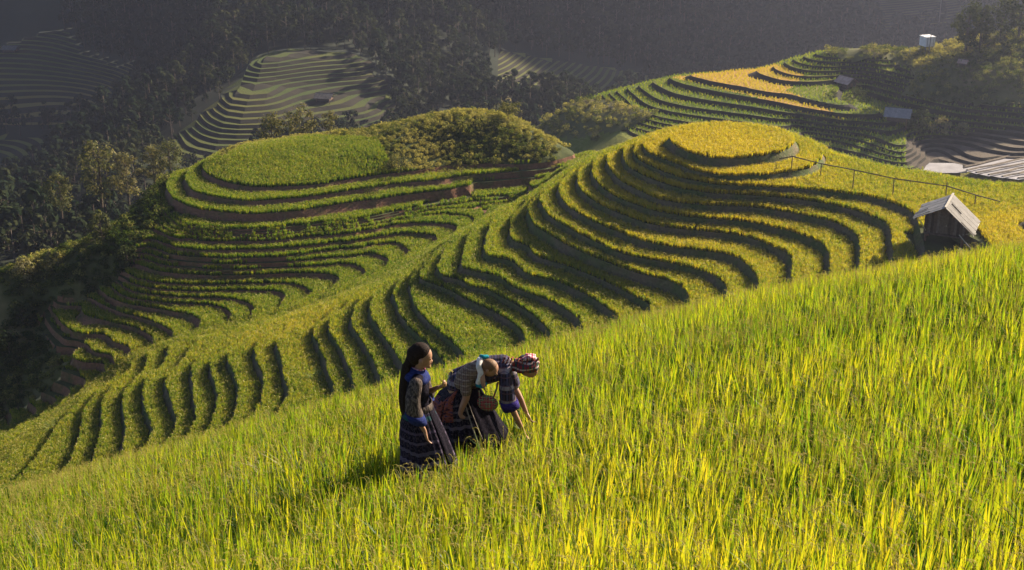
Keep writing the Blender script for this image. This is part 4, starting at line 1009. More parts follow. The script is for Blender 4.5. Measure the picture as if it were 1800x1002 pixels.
def tree(name, label, cat, px, py, hpx, wpx, tint=.4, nl=900, ls=.03, trunk=.3, lobes=12, conic=False, group=None, flat=False, ground=None, mat=None):
    g = ground or ground_hit(px, py, 60); s = 1 / ppm(g); H = hpx * s; R = wpx * s / 2; t = empty(name, g); tag(t, label, cat, group); t["tint"] = tint
    p = Plant(); L = []; top = Vector((random.uniform(-.06, .06) * H, random.uniform(-.06, .06) * H, H * .86)); p.tube((0, 0, -1), top * .5, H * .03, H * .02, 7, 1); p.tube(top * .5, top, H * .02, H * .006, 6, 1)
    for k in range(lobes):
        f = (k + .5) / lobes; tt = trunk + (.98 - trunk) * f; a = k * 2.4 + random.uniform(-.5, .5)
        rr = R * ((1 - f) ** .8 * .95 + .06 if conic else (.55 + .45 * f if flat else math.sin(math.pi * (.18 + .72 * f)))) * random.uniform(.6, 1.0)
        c = Vector((rr * .72 * math.cos(a), rr * .72 * math.sin(a), H * tt * random.uniform(.94, 1.0))); q = R * random.uniform(.26, .42) * ((1.15 - f * .7) if conic else 1)
        L.append((c, q)); b = top * max(.15, tt - .16); p.tube(b, c, H * .010, H * .003, 4, 1)
    for k in range(nl):
        c, q = random.choice(L); d = Vector((random.gauss(0, 1), random.gauss(0, 1), random.gauss(.1, .8))).normalized(); d.z *= .45 if flat else .85
        p.leaf(c + d * q * random.uniform(.35, 1.12), d + Vector((random.gauss(0, .4), random.gauss(0, .4), .5)), H * ls * random.uniform(.6, 1.35), .55, 0)
    split_mesh(p, "crown", mat or M_TREE, "trunk", M_BARK, t); return t
random.seed(40)
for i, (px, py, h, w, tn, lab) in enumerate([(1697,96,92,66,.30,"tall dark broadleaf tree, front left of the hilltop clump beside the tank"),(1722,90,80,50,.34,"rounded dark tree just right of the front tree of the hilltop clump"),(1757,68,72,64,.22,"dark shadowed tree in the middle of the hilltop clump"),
        (1790,70,92,54,.40,"tall feathery tree at the right edge of the picture on the hilltop"),(1660,66,16,26,.62,"low rounded bush between the white tank and the dark trees")]):
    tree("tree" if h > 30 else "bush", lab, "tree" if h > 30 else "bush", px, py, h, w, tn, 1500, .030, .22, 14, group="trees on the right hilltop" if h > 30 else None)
tree("pine_tree", "single dark pine standing at the end of the shrubby knoll", "tree", 941, 212, 56, 34, .3, 1300, .035, .14, 16, conic=True, mat=M_PINE)
tree("tree", "flat topped spreading tree left of the dark pine", "tree", 893, 214, 34, 66, .62, 800, .05, .55, 9, flat=True)
for px, py, h, w, tn, lab in [(178,352,84,78,.62,"tall rounded grey green tree, leftmost of the tree row below the left knoll"),(226,348,62,56,.80,"lighter tree with feathery crown just right of the tall grey green tree"),(272,322,44,44,.75,"small pale crowned tree nearest the left knoll"),(108,372,48,54,.55,"low bushy tree at the foot of the tall grey green tree"),(300,300,30,60,.5,"low dark bush at the back edge of the left knoll")]:
    g = Vector(at_y(px, py, 188)); tree("tree", lab, "tree", px, py, h + 24, w * 1.15, tn, 1700, .026, .12, 16, group="trees in the gully left of the knoll", ground=g)
for px, py, h, w, lab in [(478,252,52,62,"large feathery shrub behind the left rice field, its left one"),(528,240,52,70,"tallest feathery shrub behind the left rice field"),(580,232,36,40,"small rounded shrub right of the tallest feathery shrub")]:
    g = Vector(at_y(px, py, 172)); tree("shrub", lab, "shrub", px, py, h, w, .68, 1000, .045, .12, 12, group="shrubs behind the left rice field", ground=g)
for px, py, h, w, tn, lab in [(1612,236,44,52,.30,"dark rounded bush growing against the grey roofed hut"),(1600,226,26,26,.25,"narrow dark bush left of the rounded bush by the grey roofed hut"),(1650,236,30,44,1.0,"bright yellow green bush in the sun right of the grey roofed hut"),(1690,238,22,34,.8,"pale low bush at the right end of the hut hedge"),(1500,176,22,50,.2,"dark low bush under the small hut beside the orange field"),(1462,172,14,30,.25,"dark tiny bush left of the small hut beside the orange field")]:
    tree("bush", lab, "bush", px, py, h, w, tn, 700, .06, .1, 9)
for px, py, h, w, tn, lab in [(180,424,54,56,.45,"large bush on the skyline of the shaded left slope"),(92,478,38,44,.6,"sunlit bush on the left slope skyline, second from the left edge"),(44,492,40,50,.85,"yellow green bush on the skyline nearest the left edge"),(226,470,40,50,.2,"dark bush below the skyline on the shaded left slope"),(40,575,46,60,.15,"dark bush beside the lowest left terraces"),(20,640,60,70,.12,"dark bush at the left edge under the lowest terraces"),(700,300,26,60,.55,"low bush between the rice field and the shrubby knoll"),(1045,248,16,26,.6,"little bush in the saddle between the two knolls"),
        (650,345,14,46,.35,"green bush hanging over the red bank, left one"),(800,318,16,80,.3,"long green bush hanging over the red bank, right one")]:
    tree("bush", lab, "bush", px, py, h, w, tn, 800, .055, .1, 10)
M_GRASS = leaf_mat("pale_grass", [(0, (.10, .16, .04)), (.5, (.22, .26, .07)), (1, (.46, .40, .24))], .4, tcol=1.2)
def grass_clump(label, px, py, hpx, wpx, tint, n, ground=None):
    g = ground or ground_hit(px, py, 9, 900, .05); s = 1 / ppm(g); h = hpx * s; t = empty("grass_clump", g); tag(t, label, "grass clump"); t["tint"] = tint; p = Plant()
    for k in range(n):
        a = random.uniform(0, 6.28); r = random.uniform(0, .28) * wpx * s; p.blade((r * math.cos(a), r * math.sin(a), -.02), a, random.uniform(.05, .5), h * random.uniform(.55, 1.05), h * .028, random.uniform(.4, 1.3), 6)
    o = split_mesh(p, "blades", M_GRASS, "stem", M_BARK, t); return t
grass_clump("bright green palm like clump in the dip of the shaded spur", 556, 668, 26, 36, .15, 60)
grass_clump("bright green clump on the left end of the spur", 96, 758, 24, 30, .12, 60)
def edge_spot(px, py, Y): p = at_y(px, py, Y); p[2] = near_z(np.array([p[0]]), np.array([p[1]]))[0][0]; return Vector(p)
for px, py, Y, h, w, tn, n, lab in [(530,760,15.2,34,90,.75,90,"pale dry grass plumes on the field edge, left of the girl"),(480,765,15.0,22,70,.7,60,"small pale grass tuft left of the plumes on the field edge"),(395,780,14.8,26,64,.75,60,"dry grass tuft on the field edge below the wavy terraces"),(72,860,13.8,24,80,.7,60,"dry grass tuft on the field edge near the left border")]:
    grass_clump(lab, px, py, h + 60, w, tn, n, edge_spot(px, py, Y))
# ------------------------------------------------------------------ people
def blob(name, chains, voxel, mat, parent, smooth=4, ell=()):
    """one continuous skin over tapering limbs; chains of (x, y, z, r); ell: (centre, radii, rotation) ellipsoids"""
    bm = bmesh.new()
    def sphere(c, r): bmesh.ops.create_uvsphere(bm, u_segments=14, v_segments=9, radius=r, matrix=Matrix.Translation(c))
    for ch in chains:
        for i, (x, y, z, r) in enumerate(ch):
            sphere((x, y, z), r)
            if i:
                a = Vector(ch[i - 1][:3]); b = Vector((x, y, z)); d = b - a
                if d.length < 1e-5: continue
                q = d.to_track_quat('Z', 'Y').to_matrix().to_4x4()
                bmesh.ops.create_cone(bm, cap_ends=True, segments=14, radius1=ch[i - 1][3], radius2=r, depth=d.length, matrix=Matrix.Translation((a + b) / 2) @ q)
    for c, r, rot in ell:
        bmesh.ops.create_uvsphere(bm, u_segments=20, v_segments=14, radius=1, matrix=Matrix.Translation(c) @ Matrix.Rotation(rot, 4, 'Y') @ Matrix.Diagonal((*r, 1)))
    me = bpy.data.meshes.new(name); bm.to_mesh(me); bm.free()
    o = bpy.data.objects.new(name, me); COL.objects.link(o)
    m = o.modifiers.new("remesh", 'REMESH'); m.mode = 'VOXEL'; m.voxel_size = voxel; m.use_smooth_shade = True
    if smooth:
        s = o.modifiers.new("smooth", 'SMOOTH'); s.iterations = smooth; s.factor = .5
    dg = bpy.context.evaluated_depsgraph_get(); dg.update()
    new = bpy.data.meshes.new_from_object(o.evaluated_get(dg)); o.modifiers.clear(); o.data = new; bpy.data.meshes.remove(me)
    new.materials.clear(); new.materials.append(mat); new.name = name
    new.polygons.foreach_set("use_smooth", np.ones(len(new.polygons), bool))
    o.parent = parent; return o
def loft(name, rings, mat, parent, pleat=0, amp=0.0, n=120, jag=0.0, thick=.012):
    """cloth: rings of (centre, rx, ry, tilt about Y); pleats deepen downwards; uv = round, along"""
    V, UV = [], []; m = len(rings)
    for k, (c, rx, ry, tl) in enumerate(rings):
        t = k / (m - 1); R = Matrix.Rotation(tl, 3, 'Y')
        for i in range(n):
            a = 2 * math.pi * i / n
            f = 1 + amp * t * (math.sin(pleat * a + .7 * math.sin(3 * a + 1)) + .45 * math.sin(7 * a + 2 * t))
            v = Vector((math.cos(a) * rx * f, math.sin(a) * ry * f, jag * t * math.sin(5 * a + 1)))
            V.append(Vector(c) + R @ v)
    Fc = []
    for k in range(m - 1):
        for i in range(n): Fc.append((k * n + i, k * n + (i + 1) % n, (k + 1) * n + (i + 1) % n, (k + 1) * n + i))
    o = mesh_obj(name, V, Fc, mat, parent, smooth=True)
    uv = o.data.uv_layers.new(name="cloth")
    for p in o.data.polygons:
        k, i = divmod(p.index, n)
        for li, (a, b) in zip(p.loop_indices, ((i, k), (i + 1, k), (i + 1, k + 1), (i, k + 1))): uv.data[li].uv = (a / n, b / (m - 1))
    if thick:
        s = o.modifiers.new("cloth", 'SOLIDIFY'); s.thickness = thick; s.offset = 0
    return o
def patch(name, rings, a0, a1, t0, t1, off0, off1, mat, parent, pleat=0, amp=0.0, n=24, m=10, thick=.008):
    """panel of cloth lying on a lofted skirt between angles a0..a1 (degrees) and heights t0..t1"""
    V, UV = [], []; q = len(rings) - 1
    for k in range(m + 1):
        t = (t0 + (t1 - t0) * k / m) * q; i0 = min(int(t), q - 1); f = t - i0
        (c0, rx0, ry0, l0), (c1, rx1, ry1, l1) = rings[i0], rings[i0 + 1]
        c = Vector(c0).lerp(Vector(c1), f); rx = rx0 + (rx1 - rx0) * f; ry = ry0 + (ry1 - ry0) * f; R = Matrix.Rotation(l0 + (l1 - l0) * f, 3, 'Y')
        for i in range(n + 1):
            a = math.radians(a0 + (a1 - a0) * i / n); o = 1 + (off0 + (off1 - off0) * k / m) + amp * (k / m) * math.sin(pleat * i / n * 6.2832)
            V.append(c + R @ Vector((math.cos(a) * rx * o, math.sin(a) * ry * o, 0)))
    Fc = [(k * (n + 1) + i, k * (n + 1) + i + 1, (k + 1) * (n + 1) + i + 1, (k + 1) * (n + 1) + i) for k in range(m) for i in range(n)]
    o = mesh_obj(name, V, Fc, mat, parent, smooth=True); uv = o.data.uv_layers.new(name="cloth")
    for l in o.data.loops: k, i = divmod(l.vertex_index, n + 1); uv.data[l.index].uv = (i / n, k / m)
    s = o.modifiers.new("cloth", 'SOLIDIFY'); s.thickness = thick; s.offset = 0
    return o
def cloth_uv(name, bands, cols, su=60, sv=40, weave=.5):
    """embroidered cloth: bands along v, fine stitches along u"""
    m, nt, out = nodes(name); uv = nt.nodes.new("ShaderNodeUVMap"); uv.uv_map = "cloth"; sp = nt.nodes.new("ShaderNodeSeparateXYZ"); nt.links.new(uv.outputs[0], sp.inputs[0])
    base = ramp(nt, bands, sp.outputs[1]); nt.nodes[-1].color_ramp.interpolation = 'CONSTANT' if hasattr(nt.nodes[-1], "color_ramp") else None
    mp = N(nt, "ShaderNodeMapping"); mp.inputs["Scale"].default_value = (su, sv, 1); nt.links.new(uv.outputs[0], mp.inputs[0])
    br = N(nt, "ShaderNodeTexNoise", i_Scale=1.0, i_Detail=2); nt.links.new(mp.outputs[0], br.inputs[0])
    f = ramp(nt, [(.45, (0, 0, 0)), (.58, (1, 1, 1))], br.outputs[0])
    c = mixc(nt, math_n(nt, 'MULTIPLY', f, weave), base, ramp(nt, cols, br.outputs[0]))
    bsdf(nt, out, c, .85, br.outputs[0], .4, .01, .04); return m
def cloth_plain(name, cols, sc=(30, 30, 60), rough=.85):
    m, nt, out = nodes(name); tc = nt.nodes.new("ShaderNodeTexCoord"); mp = N(nt, "ShaderNodeMapping"); mp.inputs["Scale"].default_value = sc; nt.links.new(tc.outputs["Object"], mp.inputs[0])
    br = N(nt, "ShaderNodeTexNoise", i_Scale=1.0, i_Detail=3); nt.links.new(mp.outputs[0], br.inputs[0])
    bsdf(nt, out, ramp(nt, cols, br.outputs[0]), rough, br.outputs[0], .5, .01, .04); return m
def plaid(name, base, a, b, c2, sx=9, sz=9):
    m, nt, out = nodes(name); tc = nt.nodes.new("ShaderNodeTexCoord"); sp = nt.nodes.new("ShaderNodeSeparateXYZ"); nt.links.new(tc.outputs["Object"], sp.inputs[0])
    def stripe(sock, s, lo, off=0.0):
        f = math_n(nt, 'FRACT', math_n(nt, 'ADD', math_n(nt, 'MULTIPLY', sock, s), off)); return math_n(nt, 'LESS_THAN', f, lo)
    x, z, y = sp.outputs[0], sp.outputs[2], sp.outputs[1]
    c = mixc(nt, stripe(x, sx, .30), base, a); c = mixc(nt, math_n(nt, 'MULTIPLY', stripe(z, sz, .26, .3), .75), c, b)
    c = mixc(nt, stripe(x, sx, .09, .45), c, c2); c = mixc(nt, stripe(z, sz * 2, .12, .1), c, c2); c = mixc(nt, math_n(nt, 'MULTIPLY', stripe(y, sx, .2, .2), .6), c, a)
    bsdf(nt, out, c, .85, tex(nt, 200, 2), .4, .006); return m
M_SKIN = noisy("skin", [(.3, (.30, .155, .09)), (.7, (.37, .20, .12))], 9, .55, 3, .15, .004, .35)
M_HAIR = noisy("black_hair", [(.3, (.010, .006, .005)), (.7, (.030, .017, .012))], 70, .75, 4, .9, .008, .08)
M_BABYHAIR = noisy("brown_hair", [(.3, (.11, .055, .025)), (.7, (.22, .12, .055))], 120, .6, 3, .6, .004)
M_EYE = noisy("eye_dark", [(.3, (.01, .008, .007)), (.7, (.015, .01, .01))], 5, .3)
M_LIP = noisy("lip", [(.3, (.26, .09, .07)), (.7, (.30, .11, .08))], 20, .5)
M_BLUE = cloth_plain("blue_cloth", [(.3, (.012, .018, .075)), (.7, (.028, .038, .14))])
M_VIOLET = cloth_plain("violet_cloth", [(.3, (.02, .015, .09)), (.7, (.05, .035, .18))])
M_DARK = cloth_plain("dark_hemp", [(.3, (.005, .004, .008)), (.6, (.010, .008, .014)), (.75, (.028, .018, .03))])
M_SLEEVE = cloth_plain("woven_sleeve", [(.35, (.025, .02, .022)), (.5, (.075, .058, .05)), (.62, (.16, .125, .105)), (.7, (.04, .03, .05))], (60, 60, 22))
M_GSKIRT = cloth_uv("girl_skirt_cloth", [(0, (.010, .012, .03)), (.16, (.012, .07, .075)), (.22, (.010, .009, .018)), (.34, (.07, .05, .09)), (.37, (.014, .011, .022)), (.45, (.09, .07, .11)), (.48, (.014, .011, .022)), (.56, (.10, .08, .12)), (.60, (.018, .014, .03)), (.68, (.16, .12, .18)), (.74, (.03, .02, .04)), (.80, (.20, .16, .22)), (.86, (.05, .035, .07)), (.93, (.14, .10, .15))],
                    [(.5, (.02, .014, .02)), (.58, (.12, .09, .11)), (.66, (.05, .03, .06))], 110, 26, .5)
M_WSKIRT = cloth_uv("woman_skirt_cloth", [(0, (.012, .010, .016)), (.34, (.012, .010, .018)), (.40, (.10, .08, .09)), (.425, (.012, .010, .018)), (.48, (.10, .08, .10)), (.505, (.012, .010, .018)), (.56, (.12, .10, .12)), (.59, (.014, .011, .02)), (.65, (.13, .10, .13)), (.69, (.012, .010, .018)), (.80, (.05, .04, .06)), (.84, (.012, .010, .018))],
                    [(.5, (.02, .015, .02)), (.58, (.16, .13, .14)), (.66, (.05, .03, .06))], 130, 24, .45)
M_RUST = cloth_plain("rust_band", [(.35, (.03, .015, .02)), (.5, (.26, .07, .035)), (.62, (.10, .05, .08)), (.7, (.02, .02, .05))], (18, 18, 40))
M_PLAID = plaid("plaid_scarf", (.22, .025, .03), (.02, .06, .05), (.62, .50, .48), (.04, .03, .07), 13, 15)
M_JACKET = plaid("striped_jacket", (.018, .015, .024), (.05, .045, .09), (.30, .26, .28), (.10, .05, .07), 16, 6)
M_BABYCOAT = plaid("baby_carrier_cloth", (.20, .15, .11), (.13, .08, .06), (.30, .24, .19), (.05, .035, .04), 22, 18)
M_WHITE = cloth_plain("white_cloth", [(.3, (.55, .53, .50)), (.7, (.70, .68, .65))])
M_RIBBON = cloth_plain("cream_ribbon", [(.3, (.16, .13, .11)), (.7, (.36, .31, .27))])
M_TEAL = cloth_plain("teal_cloth", [(.3, (.01, .13, .17)), (.7, (.02, .24, .30))])
M_PINK = plaid("pink_scarf", (.65, .50, .50), (.55, .10, .13), (.75, .65, .62), (.30, .03, .06), 18, 22)
M_POUCH = plaid("embroidered_pouch", (.05, .02, .03), (.36, .04, .06), (.05, .22, .10), (.55, .45, .30), 26, 24)

def finger(c, d, l, r, curl, ax):
    """three-joint finger starting at c going along d, curling about axis ax"""
    d = Vector(d).normalized(); ax = Vector(ax).normalized(); p = Vector(c); out = [(*p, r)]
    for k, s in enumerate((.42, .33, .25)):
        d = Matrix.Rotation(curl, 3, ax) @ d; p = p + d * l * s; out.append((*p, r * (.92 - .12 * k)))
    return out
def hand(wrist, d, palm_n, size=1.0, curl=.35, thumb=1):
    """palm and five fingers as limb chains"""
    w = Vector(wrist); d = Vector(d).normalized(); n = Vector(palm_n).normalized(); s = d.cross(n).normalized(); ch = []
    ls = (.066, .074, .070, .056)
    for k in range(4):
        o = s * (.026 - .0175 * k) * size; k0 = w + d * .085 * size + o
        ch.append([(*w, .021 * size), (*(w + d * .045 * size + o * .8), .0165 * size), (*k0, .0125 * size)])
        ch.append(finger(k0, d, ls[k] * size, .0098 * size, curl, s))
    t0 = w + d * .025 * size + s * .024 * size * thumb
    ch.append(finger(t0, d * .75 + s * .65 * thumb + n * .25, .062 * size, .0115 * size, curl * .6, d * thumb))
    return ch
def face(name_parent, c, fwd, up, R):
    """eyes, brows, lips as small pieces on a head of radius R, looking along fwd"""
    c, f, u = Vector(c), Vector(fwd).normalized(), Vector(up).normalized(); s = f.cross(u).normalized()
    for sg in (-1, 1):
        blob("eye", [[(*(c + f * R * .86 + s * R * .36 * sg + u * R * .02), R * .11)]], .004, M_EYE, name_parent, 1)
        a = c + f * R * .92 + s * R * .22 * sg + u * R * .26; b = c + f * R * .80 + s * R * .55 * sg + u * R * .27
        blob("eyebrow", [[(*a, R * .05), (*b, R * .04)]], .004, M_HAIR, name_parent, 1)
    blob("lips", [[(*(c + f * R * .93 - u * R * .56 + s * R * .18), R * .07), (*(c + f * R * .99 - u * R * .55), R * .085), (*(c + f * R * .93 - u * R * .56 - s * R * .18), R * .07)]], .004, M_LIP, name_parent, 1)
# --- girl standing in profile, looking to the right
GS = 1.6
girl = empty("person", gpos); girl.scale = (1.12,) * 3; tag(girl, "standing girl with long black ponytail, dark jacket with blue collar and striped skirt", "person")
hc = Vector((.035, .0, 1.455)); HR = .098
chains = [
 [(-.045,-.07,.03,.034),(-.05,-.075,.09,.034),(-.035,-.08,.25,.050),(-.02,-.08,.46,.056),(-.015,-.08,.62,.075),(-.02,-.075,.84,.088)],
 [(.02,.08,.03,.034),(.015,.08,.09,.034),(.02,.08,.25,.050),(.035,.08,.46,.056),(.01,.08,.62,.075),(-.01,.075,.84,.088)],
 [(-.045,-.07,.025,.03),(.06,-.08,.022,.026),(.12,-.08,.018,.02)], [(.02,.08,.025,.03),(.12,.08,.022,.026),(.18,.08,.018,.02)],
 [(-.015,-.06,.86,.095),(-.02,-.05,1.0,.088),(-.015,-.065,1.12,.094),(-.02,-.075,1.24,.080)], [(-.015,.06,.86,.095),(-.02,.05,1.0,.088),(-.015,.065,1.12,.094),(-.02,.075,1.24,.080)],
 [(-.02,-.15,1.255,.052),(-.02,0,1.285,.062),(-.02,.15,1.255,.052)], [(-.015,0,1.27,.055),(.0,0,1.36,.046),(.02,0,1.42,.05)],
 [(-.02,-.165,1.25,.050),(-.055,-.20,1.10,.042),(-.045,-.205,.98,.036),(.005,-.20,.86,.030),(.055,-.195,.755,.022)],
 [(-.02,.165,1.25,.050),(.03,.19,1.10,.042),(.04,.18,1.0,.037),(.12,.10,1.05,.030),(.175,.02,1.12,.022)],
 [(.105,0,1.435,.013),(.124,0,1.413,.015),(.108,0,1.405,.016)], [(.085,0,1.375,.03),(.095,0,1.36,.024)], [(.03,-.092,1.43,.016),(.028,-.094,1.455,.018)], [(.03,.092,1.43,.016),(.028,.094,1.455,.018)]]
chains += hand((.055,-.195,.755), (.30,.03,-.95), (.9,-.1,.3), .95, .25, -1) + hand((.175,.02,1.12), (.75,-.45,.45), (.2,.3,.9), .95, .75, 1)
body = blob("body", chains, .0085, M_SKIN, girl, 3, [((.035,0,1.475), (.098,.080,.108), 0), ((.055,0,1.42), (.070,.062,.075), .35)])
face(girl, (.035,0,1.455), (1,0,-.06), (.06,0,1), .092)
blob("hair", [[(-.045,0,1.50,.070),(-.055,0,1.45,.062),(-.05,0,1.39,.040)]], .008, M_HAIR, girl, 3, [((.012,0,1.515), (.105,.093,.092), -.25), ((-.03,0,1.47), (.082,.088,.088), 0)])
pt = [(-.085,-.01,1.44,.040),(-.115,-.015,1.36,.042),(-.13,-.02,1.25,.050),(-.145,-.025,1.12,.055),(-.15,-.03,.98,.052),(-.145,-.035,.88,.040),(-.135,-.04,.80,.018)]
blob("ponytail", [pt, [(a - .02, b + .03, c, d * .7) for a, b, c, d in pt[1:-1]], [(a + .01, b - .03, c - .02, d * .7) for a, b, c, d in pt[1:-1]]], .01, M_HAIR, girl, 2)
# jacket: body, sleeves to the elbow, collar, cuffs
blob("jacket", [[(-.015,-.06,.90,.118),(-.02,-.055,1.02,.110),(-.015,-.07,1.13,.112),(-.02,-.08,1.235,.092)],[(-.015,.06,.90,.118),(-.02,.055,1.02,.110),(-.015,.07,1.13,.112),(-.02,.08,1.235,.092)],[(-.02,-.15,1.255,.062),(-.02,0,1.275,.070),(-.02,.15,1.255,.062)]], .011, M_DARK, girl, 3)
sl = blob("sleeve", [[(-.02,-.165,1.25,.066),(-.05,-.205,1.12,.074),(-.05,-.215,1.0,.080),(-.03,-.21,.93,.082)]], .011, M_SLEEVE, girl, 2)
blob("sleeve", [[(-.02,.165,1.25,.066),(.03,.195,1.12,.070),(.04,.185,1.02,.072),(.075,.15,1.0,.070)]], .011, M_SLEEVE, girl, 2)
loft("cuff", [((-.04,-.212,.955),.088,.088,.2),((-.025,-.212,.915),.092,.092,.25),((-.01,-.21,.865),.090,.090,.3)], M_BLUE, girl, 0, 0, 24)
loft("cuff", [((.06,.165,.995),.078,.078,1.0),((.10,.13,1.0),.078,.078,1.1)], M_BLUE, girl, 0, 0, 24)
loft("collar", [((-.005,0,1.345),.066,.070,.25),((-.015,0,1.315),.082,.10,.25),((-.02,0,1.285),.112,.150,.22),((-.02,0,1.245),.128,.172,.2)], M_BLUE, girl, 5, .03, 40)
loft("collar_trim", [((.0,0,1.352),.058,.062,.25),((-.004,0,1.338),.070,.075,.25)], M_PINK, girl, 0, 0, 32, thick=.006)
loft("skirt", [((-.015,0,.955),.128,.155,0),((-.015,0,.88),.150,.175,0),((.0,0,.75),.19,.20,0),((.02,0,.60),.225,.225,0),((.05,0,.44),.245,.24,0),((.07,0,.30),.272,.25,0),((.08,0,.20),.285,.255,0)], M_GSKIRT, girl, 21, .055, 168, .015)
loft("sash", [((-.015,0,.985),.132,.158,0),((-.015,0,.95),.136,.162,0),((-.015,0,.915),.142,.168,0)], M_SLEEVE, girl, 0, 0, 40)
GR = [((-.015,0,.955),.128,.155,0),((-.015,0,.88),.150,.175,0),((.0,0,.75),.19,.20,0),((.02,0,.60),.225,.225,0),((.05,0,.44),.245,.24,0),((.07,0,.30),.272,.25,0)]
patch("apron", GR, -38, 60, .02, .92, .03, .05, M_DARK, girl, 4, .03, 30, 12)
# --- what she holds
q = empty("rice_sprig", gpos + Vector((.235, -.02, 1.17)) * 1.12); tag(q, "small sprig of rice held up in the hand of the standing girl", "sprig")
p = Plant(); random.seed(3)
for k in range(5): p.blade((0, 0, -.04), random.uniform(0, 6.28), random.uniform(.2, .8), random.uniform(.10, .17), .008, .3, 3)
for k in range(3): p.ear((0, 0, -.06), random.uniform(0, 6.28), .18)
sm = p.make("stalks", [M_RICE, M_PANICLE]); COL.objects.link(sm); sm.parent = q; sm["tint"] = .5

# --- woman bending over, reaching down to the right
woman = empty("person", wpos); woman.scale = (1.07,) * 3; tag(woman, "woman bent forward reaching into the rice, plaid headscarf, dark pleated skirt", "person")
OX = -.36                                     # feet stand left of the shoulders
def W(*c): return [(x + OX, y, z, r) for x, y, z, r in c]
wch = [
 W((-.08,-.09,.03,.036),(-.085,-.09,.09,.036),(-.06,-.10,.26,.052),(-.02,-.10,.47,.060),(-.05,-.095,.66,.085),(-.11,-.085,.88,.10)),
 W((.06,.10,.03,.036),(.055,.10,.09,.036),(.04,.10,.26,.052),(.05,.10,.47,.060),(-.02,.095,.66,.085),(-.10,.085,.88,.10)),
 W((-.08,-.09,.025,.03),(.02,-.10,.022,.026),(.08,-.10,.018,.02)), W((.06,.10,.025,.03),(.16,.10,.022,.026),(.22,.10,.018,.02)),
 W((-.11,-.06,.90,.115),(.05,-.05,.98,.105),(.22,-.07,1.05,.11),(.38,-.085,1.09,.088)), W((-.11,.06,.90,.115),(.05,.05,.98,.105),(.22,.07,1.05,.11),(.38,.085,1.09,.088)),
 W((.40,-.16,1.07,.055),(.42,0,1.11,.065),(.40,.16,1.07,.055)), W((.43,0,1.11,.056),(.53,0,1.13,.048),(.60,0,1.13,.052)),
 W((.41,-.175,1.06,.053),(.44,-.19,.88,.046),(.455,-.19,.76,.040),(.53,-.18,.58,.033),(.60,-.17,.42,.024)),
 W((.41,.175,1.06,.053),(.47,.17,.90,.046),(.50,.15,.80,.040),(.58,.10,.66,.033),(.64,.05,.52,.024)),
 W((.735,0,1.075,.013),(.748,0,1.052,.015),(.73,0,1.05,.016)), W((.67,0,1.005,.03),(.685,0,1.0,.026))]
wch += hand((.60 + OX, -.17, .42), (.40, .02, -.9), (.8, .1, .4), 1.0, .38, -1) + hand((.64 + OX, .05, .52), (.4, -.2, -.85), (.7, .4, .4), 1.0, .4, 1)
wb = blob("body", wch, .0095, M_SKIN, woman, 3, [((.665 + OX, 0, 1.10), (.104, .082, .112), .95), ((.69 + OX, 0, 1.055), (.075, .064, .075), 1.3)])
face(woman, (.672 + OX, 0, 1.08), (.80, 0, -.60), (.60, 0, .80), .094)
blob("hair", [W((.60,0,1.13,.06),(.58,0,1.10,.05))], .009, M_HAIR, woman, 3, [((.655 + OX, 0, 1.125), (.110, .092, .10), .7)])
sc_ = blob("headscarf", [W((.56,-.06,1.10,.045),(.60,-.085,1.12,.05),(.66,-.075,1.15,.055),(.72,-.03,1.17,.045)), W((.56,.06,1.10,.045),(.60,.085,1.12,.05),(.66,.075,1.15,.055),(.72,.03,1.17,.045)), W((.50,0,1.11,.06),(.56,0,1.12,.075))], .010, M_PLAID, woman, 3, [((.655 + OX, 0, 1.135), (.128, .106, .098), .55)])
blob("scarf_fold", [W((.60,-.05,1.21,.026),(.665,-.045,1.232,.032),(.735,-.02,1.205,.026),(.765,0,1.15,.02)), W((.64,.02,1.235,.02),(.72,.03,1.22,.024))], .009, M_PINK, woman, 2)
for k in range(9):
    a = k * .7; x0 = .40 + .045 * k
    blob("fringe", [W((x0, -.03 + .02 * math.sin(a), 1.215 + .012 * math.sin(a * 2), .013), (x0 - .012 + .02 * math.cos(a), -.075, 1.235 + .012 * math.cos(a), .010), (x0 - .03, -.11, 1.19, .008))], .007, M_RUST, woman, 1)
blob("jacket", [W((-.10,-.06,.92,.130),(.05,-.055,1.0,.122),(.22,-.075,1.07,.124),(.38,-.085,1.10,.104)), W((-.10,.06,.92,.130),(.05,.055,1.0,.122),(.22,.075,1.07,.124),(.38,.085,1.10,.104)), W((.40,-.16,1.08,.068),(.42,0,1.12,.075),(.40,.16,1.08,.068))], .012, M_JACKET, woman, 3)
blob("sleeve", [W((.41,-.175,1.06,.070),(.42,-.20,.95,.082),(.435,-.205,.85,.088),(.445,-.20,.79,.088))], .011, M_JACKET, woman, 2)
blob("sleeve", [W((.41,.175,1.06,.070),(.46,.175,.93,.080),(.49,.155,.83,.084))], .011, M_JACKET, woman, 2)
loft("cuff", [((.44 + OX,-.20,.80),.094,.094,-.15),((.455 + OX,-.20,.755),.096,.096,-.25),((.475 + OX,-.20,.70),.092,.092,-.3)], M_VIOLET, woman, 0, 0, 24)
WR = [((-.02 + OX,0,1.0),.10,.17,-1.0),((-.09 + OX,0,.93),.165,.195,-.75),((-.125 + OX,0,.82),.215,.225,-.35),((-.115 + OX,0,.68),.275,.26,-.12),((-.09 + OX,0,.52),.335,.30,0),((-.06 + OX,0,.38),.375,.33,.04),((-.03 + OX,0,.28),.395,.345,.06)]
loft("skirt", WR, M_WSKIRT, woman, 24, .075, 208, .015)
patch("apron", WR, -62, 62, .12, .98, .06, .24, M_DARK, woman, 5, .035, 40, 14)
patch("waist_band", WR, 172, 236, .10, .72, .05, .10, M_RUST, woman, 3, .015, 20, 10)
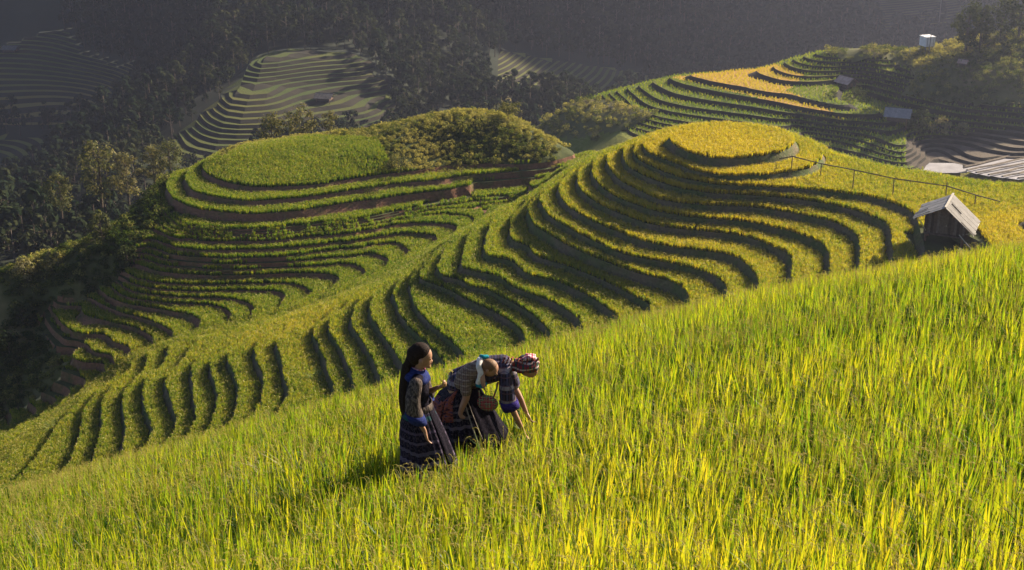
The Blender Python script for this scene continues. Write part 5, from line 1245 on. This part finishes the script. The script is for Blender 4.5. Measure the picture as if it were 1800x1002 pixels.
patch("waist_band", WR, 240, 262, .10, .60, .05, .10, M_RUST, woman, 1, .015, 10, 10)
patch("apron_ribbon", WR, -69, -67, .36, .90, .12, .28, M_RIBBON, woman, 1, .0, 2, 8, .004)
patch("apron_ribbon", WR, -61, -59.8, .34, .80, .14, .30, M_RIBBON, woman, 1, .0, 2, 8, .004)
# --- pouch at her waist
po = empty("pouch", wpos + Vector((.22 + OX, -.235, .80)) * 1.07); tag(po, "round embroidered red and green pouch hanging from the bent woman's waist", "pouch")
blob("bag", [], .009, M_POUCH, po, 2, [((0, 0, -.02), (.125, .05, .10), .3)])
blob("strap", [[(.07,.0,.06,.012),(.10,.02,.14,.012),(.12,.05,.22,.012)]], .007, M_POUCH, po, 1)
blob("strap", [[(-.09,.0,.05,.012),(-.10,.03,.12,.012)]], .007, M_POUCH, po, 1)
# --- baby on her back
bpos = wpos + Vector((.05 + OX, -.16, 1.02)) * 1.07
baby = empty("person", bpos); baby.scale = (1.07,) * 3; tag(baby, "brown haired baby with a white and teal collar carried on the bent woman's back", "person")
bch = [[(-.07,.02,.02,.075),(.03,.02,.10,.078),(.12,.01,.16,.062)], [(.12,.01,.16,.05),(.17,-.01,.17,.04)],
       [(-.07,-.05,.0,.052),(-.055,-.10,-.10,.048),(-.06,-.115,-.16,.040),(-.10,-.115,-.26,.034),(-.125,-.115,-.34,.026),(-.115,-.12,-.375,.022),(-.085,-.125,-.385,.018)],
       [(-.07,.10,.0,.052),(-.02,.15,-.08,.046),(-.04,.17,-.18,.036)], [(.10,-.07,.14,.036),(.12,-.12,.06,.030),(.13,-.14,.0,.022)],
       [(.262,-.06,.115,.010),(.270,-.065,.10,.011)], [(.165,-.10,.15,.014),(.17,-.105,.165,.015)]]
bch += hand((.13,-.14,.0), (.2,-.1,-.9), (.8,.3,.2), .55, .4, -1)
blob("body", bch, .0075, M_SKIN, baby, 3, [((.20,-.03,.155), (.088,.076,.092), .5)])
face(baby, (.215,-.045,.14), (.72,-.35,-.60), (.5,-.1,.85), .078)
blob("hair", [], .008, M_BABYHAIR, baby, 2, [((.192,-.026,.172), (.094,.083,.088), .35)])
blob("coat", [[(-.08,.01,.03,.098),(.03,.01,.115,.100),(.11,.0,.165,.080)], [(-.12,-.02,-.02,.075),(-.06,-.04,.0,.085)]], .010, M_BABYCOAT, baby, 3)
blob("bib", [[(.075,-.075,.20,.030),(.10,-.095,.13,.032),(.09,-.10,.06,.034),(.075,-.10,.02,.034)], [(.085,.05,.225,.03),(.09,-.02,.245,.034),(.078,-.07,.21,.03)]], .009, M_WHITE, baby, 2)
blob("bib_trim", [[(.07,-.105,-.005,.030),(.12,-.115,-.015,.028),(.15,-.11,.01,.022)]], .008, M_TEAL, baby, 2)
blob("bib_trim", [[(.10,.06,.255,.022),(.125,0,.275,.024),(.165,.03,.265,.022)]], .008, M_TEAL, baby, 2)
blob("shorts", [[(-.07,-.05,.0,.066),(-.06,-.10,-.09,.060)], [(-.07,.10,.0,.064),(-.03,.145,-.07,.056)]], .009, M_BABYCOAT, baby, 2)
random.seed(21)
print("girl at", gpos, "woman at", wpos)
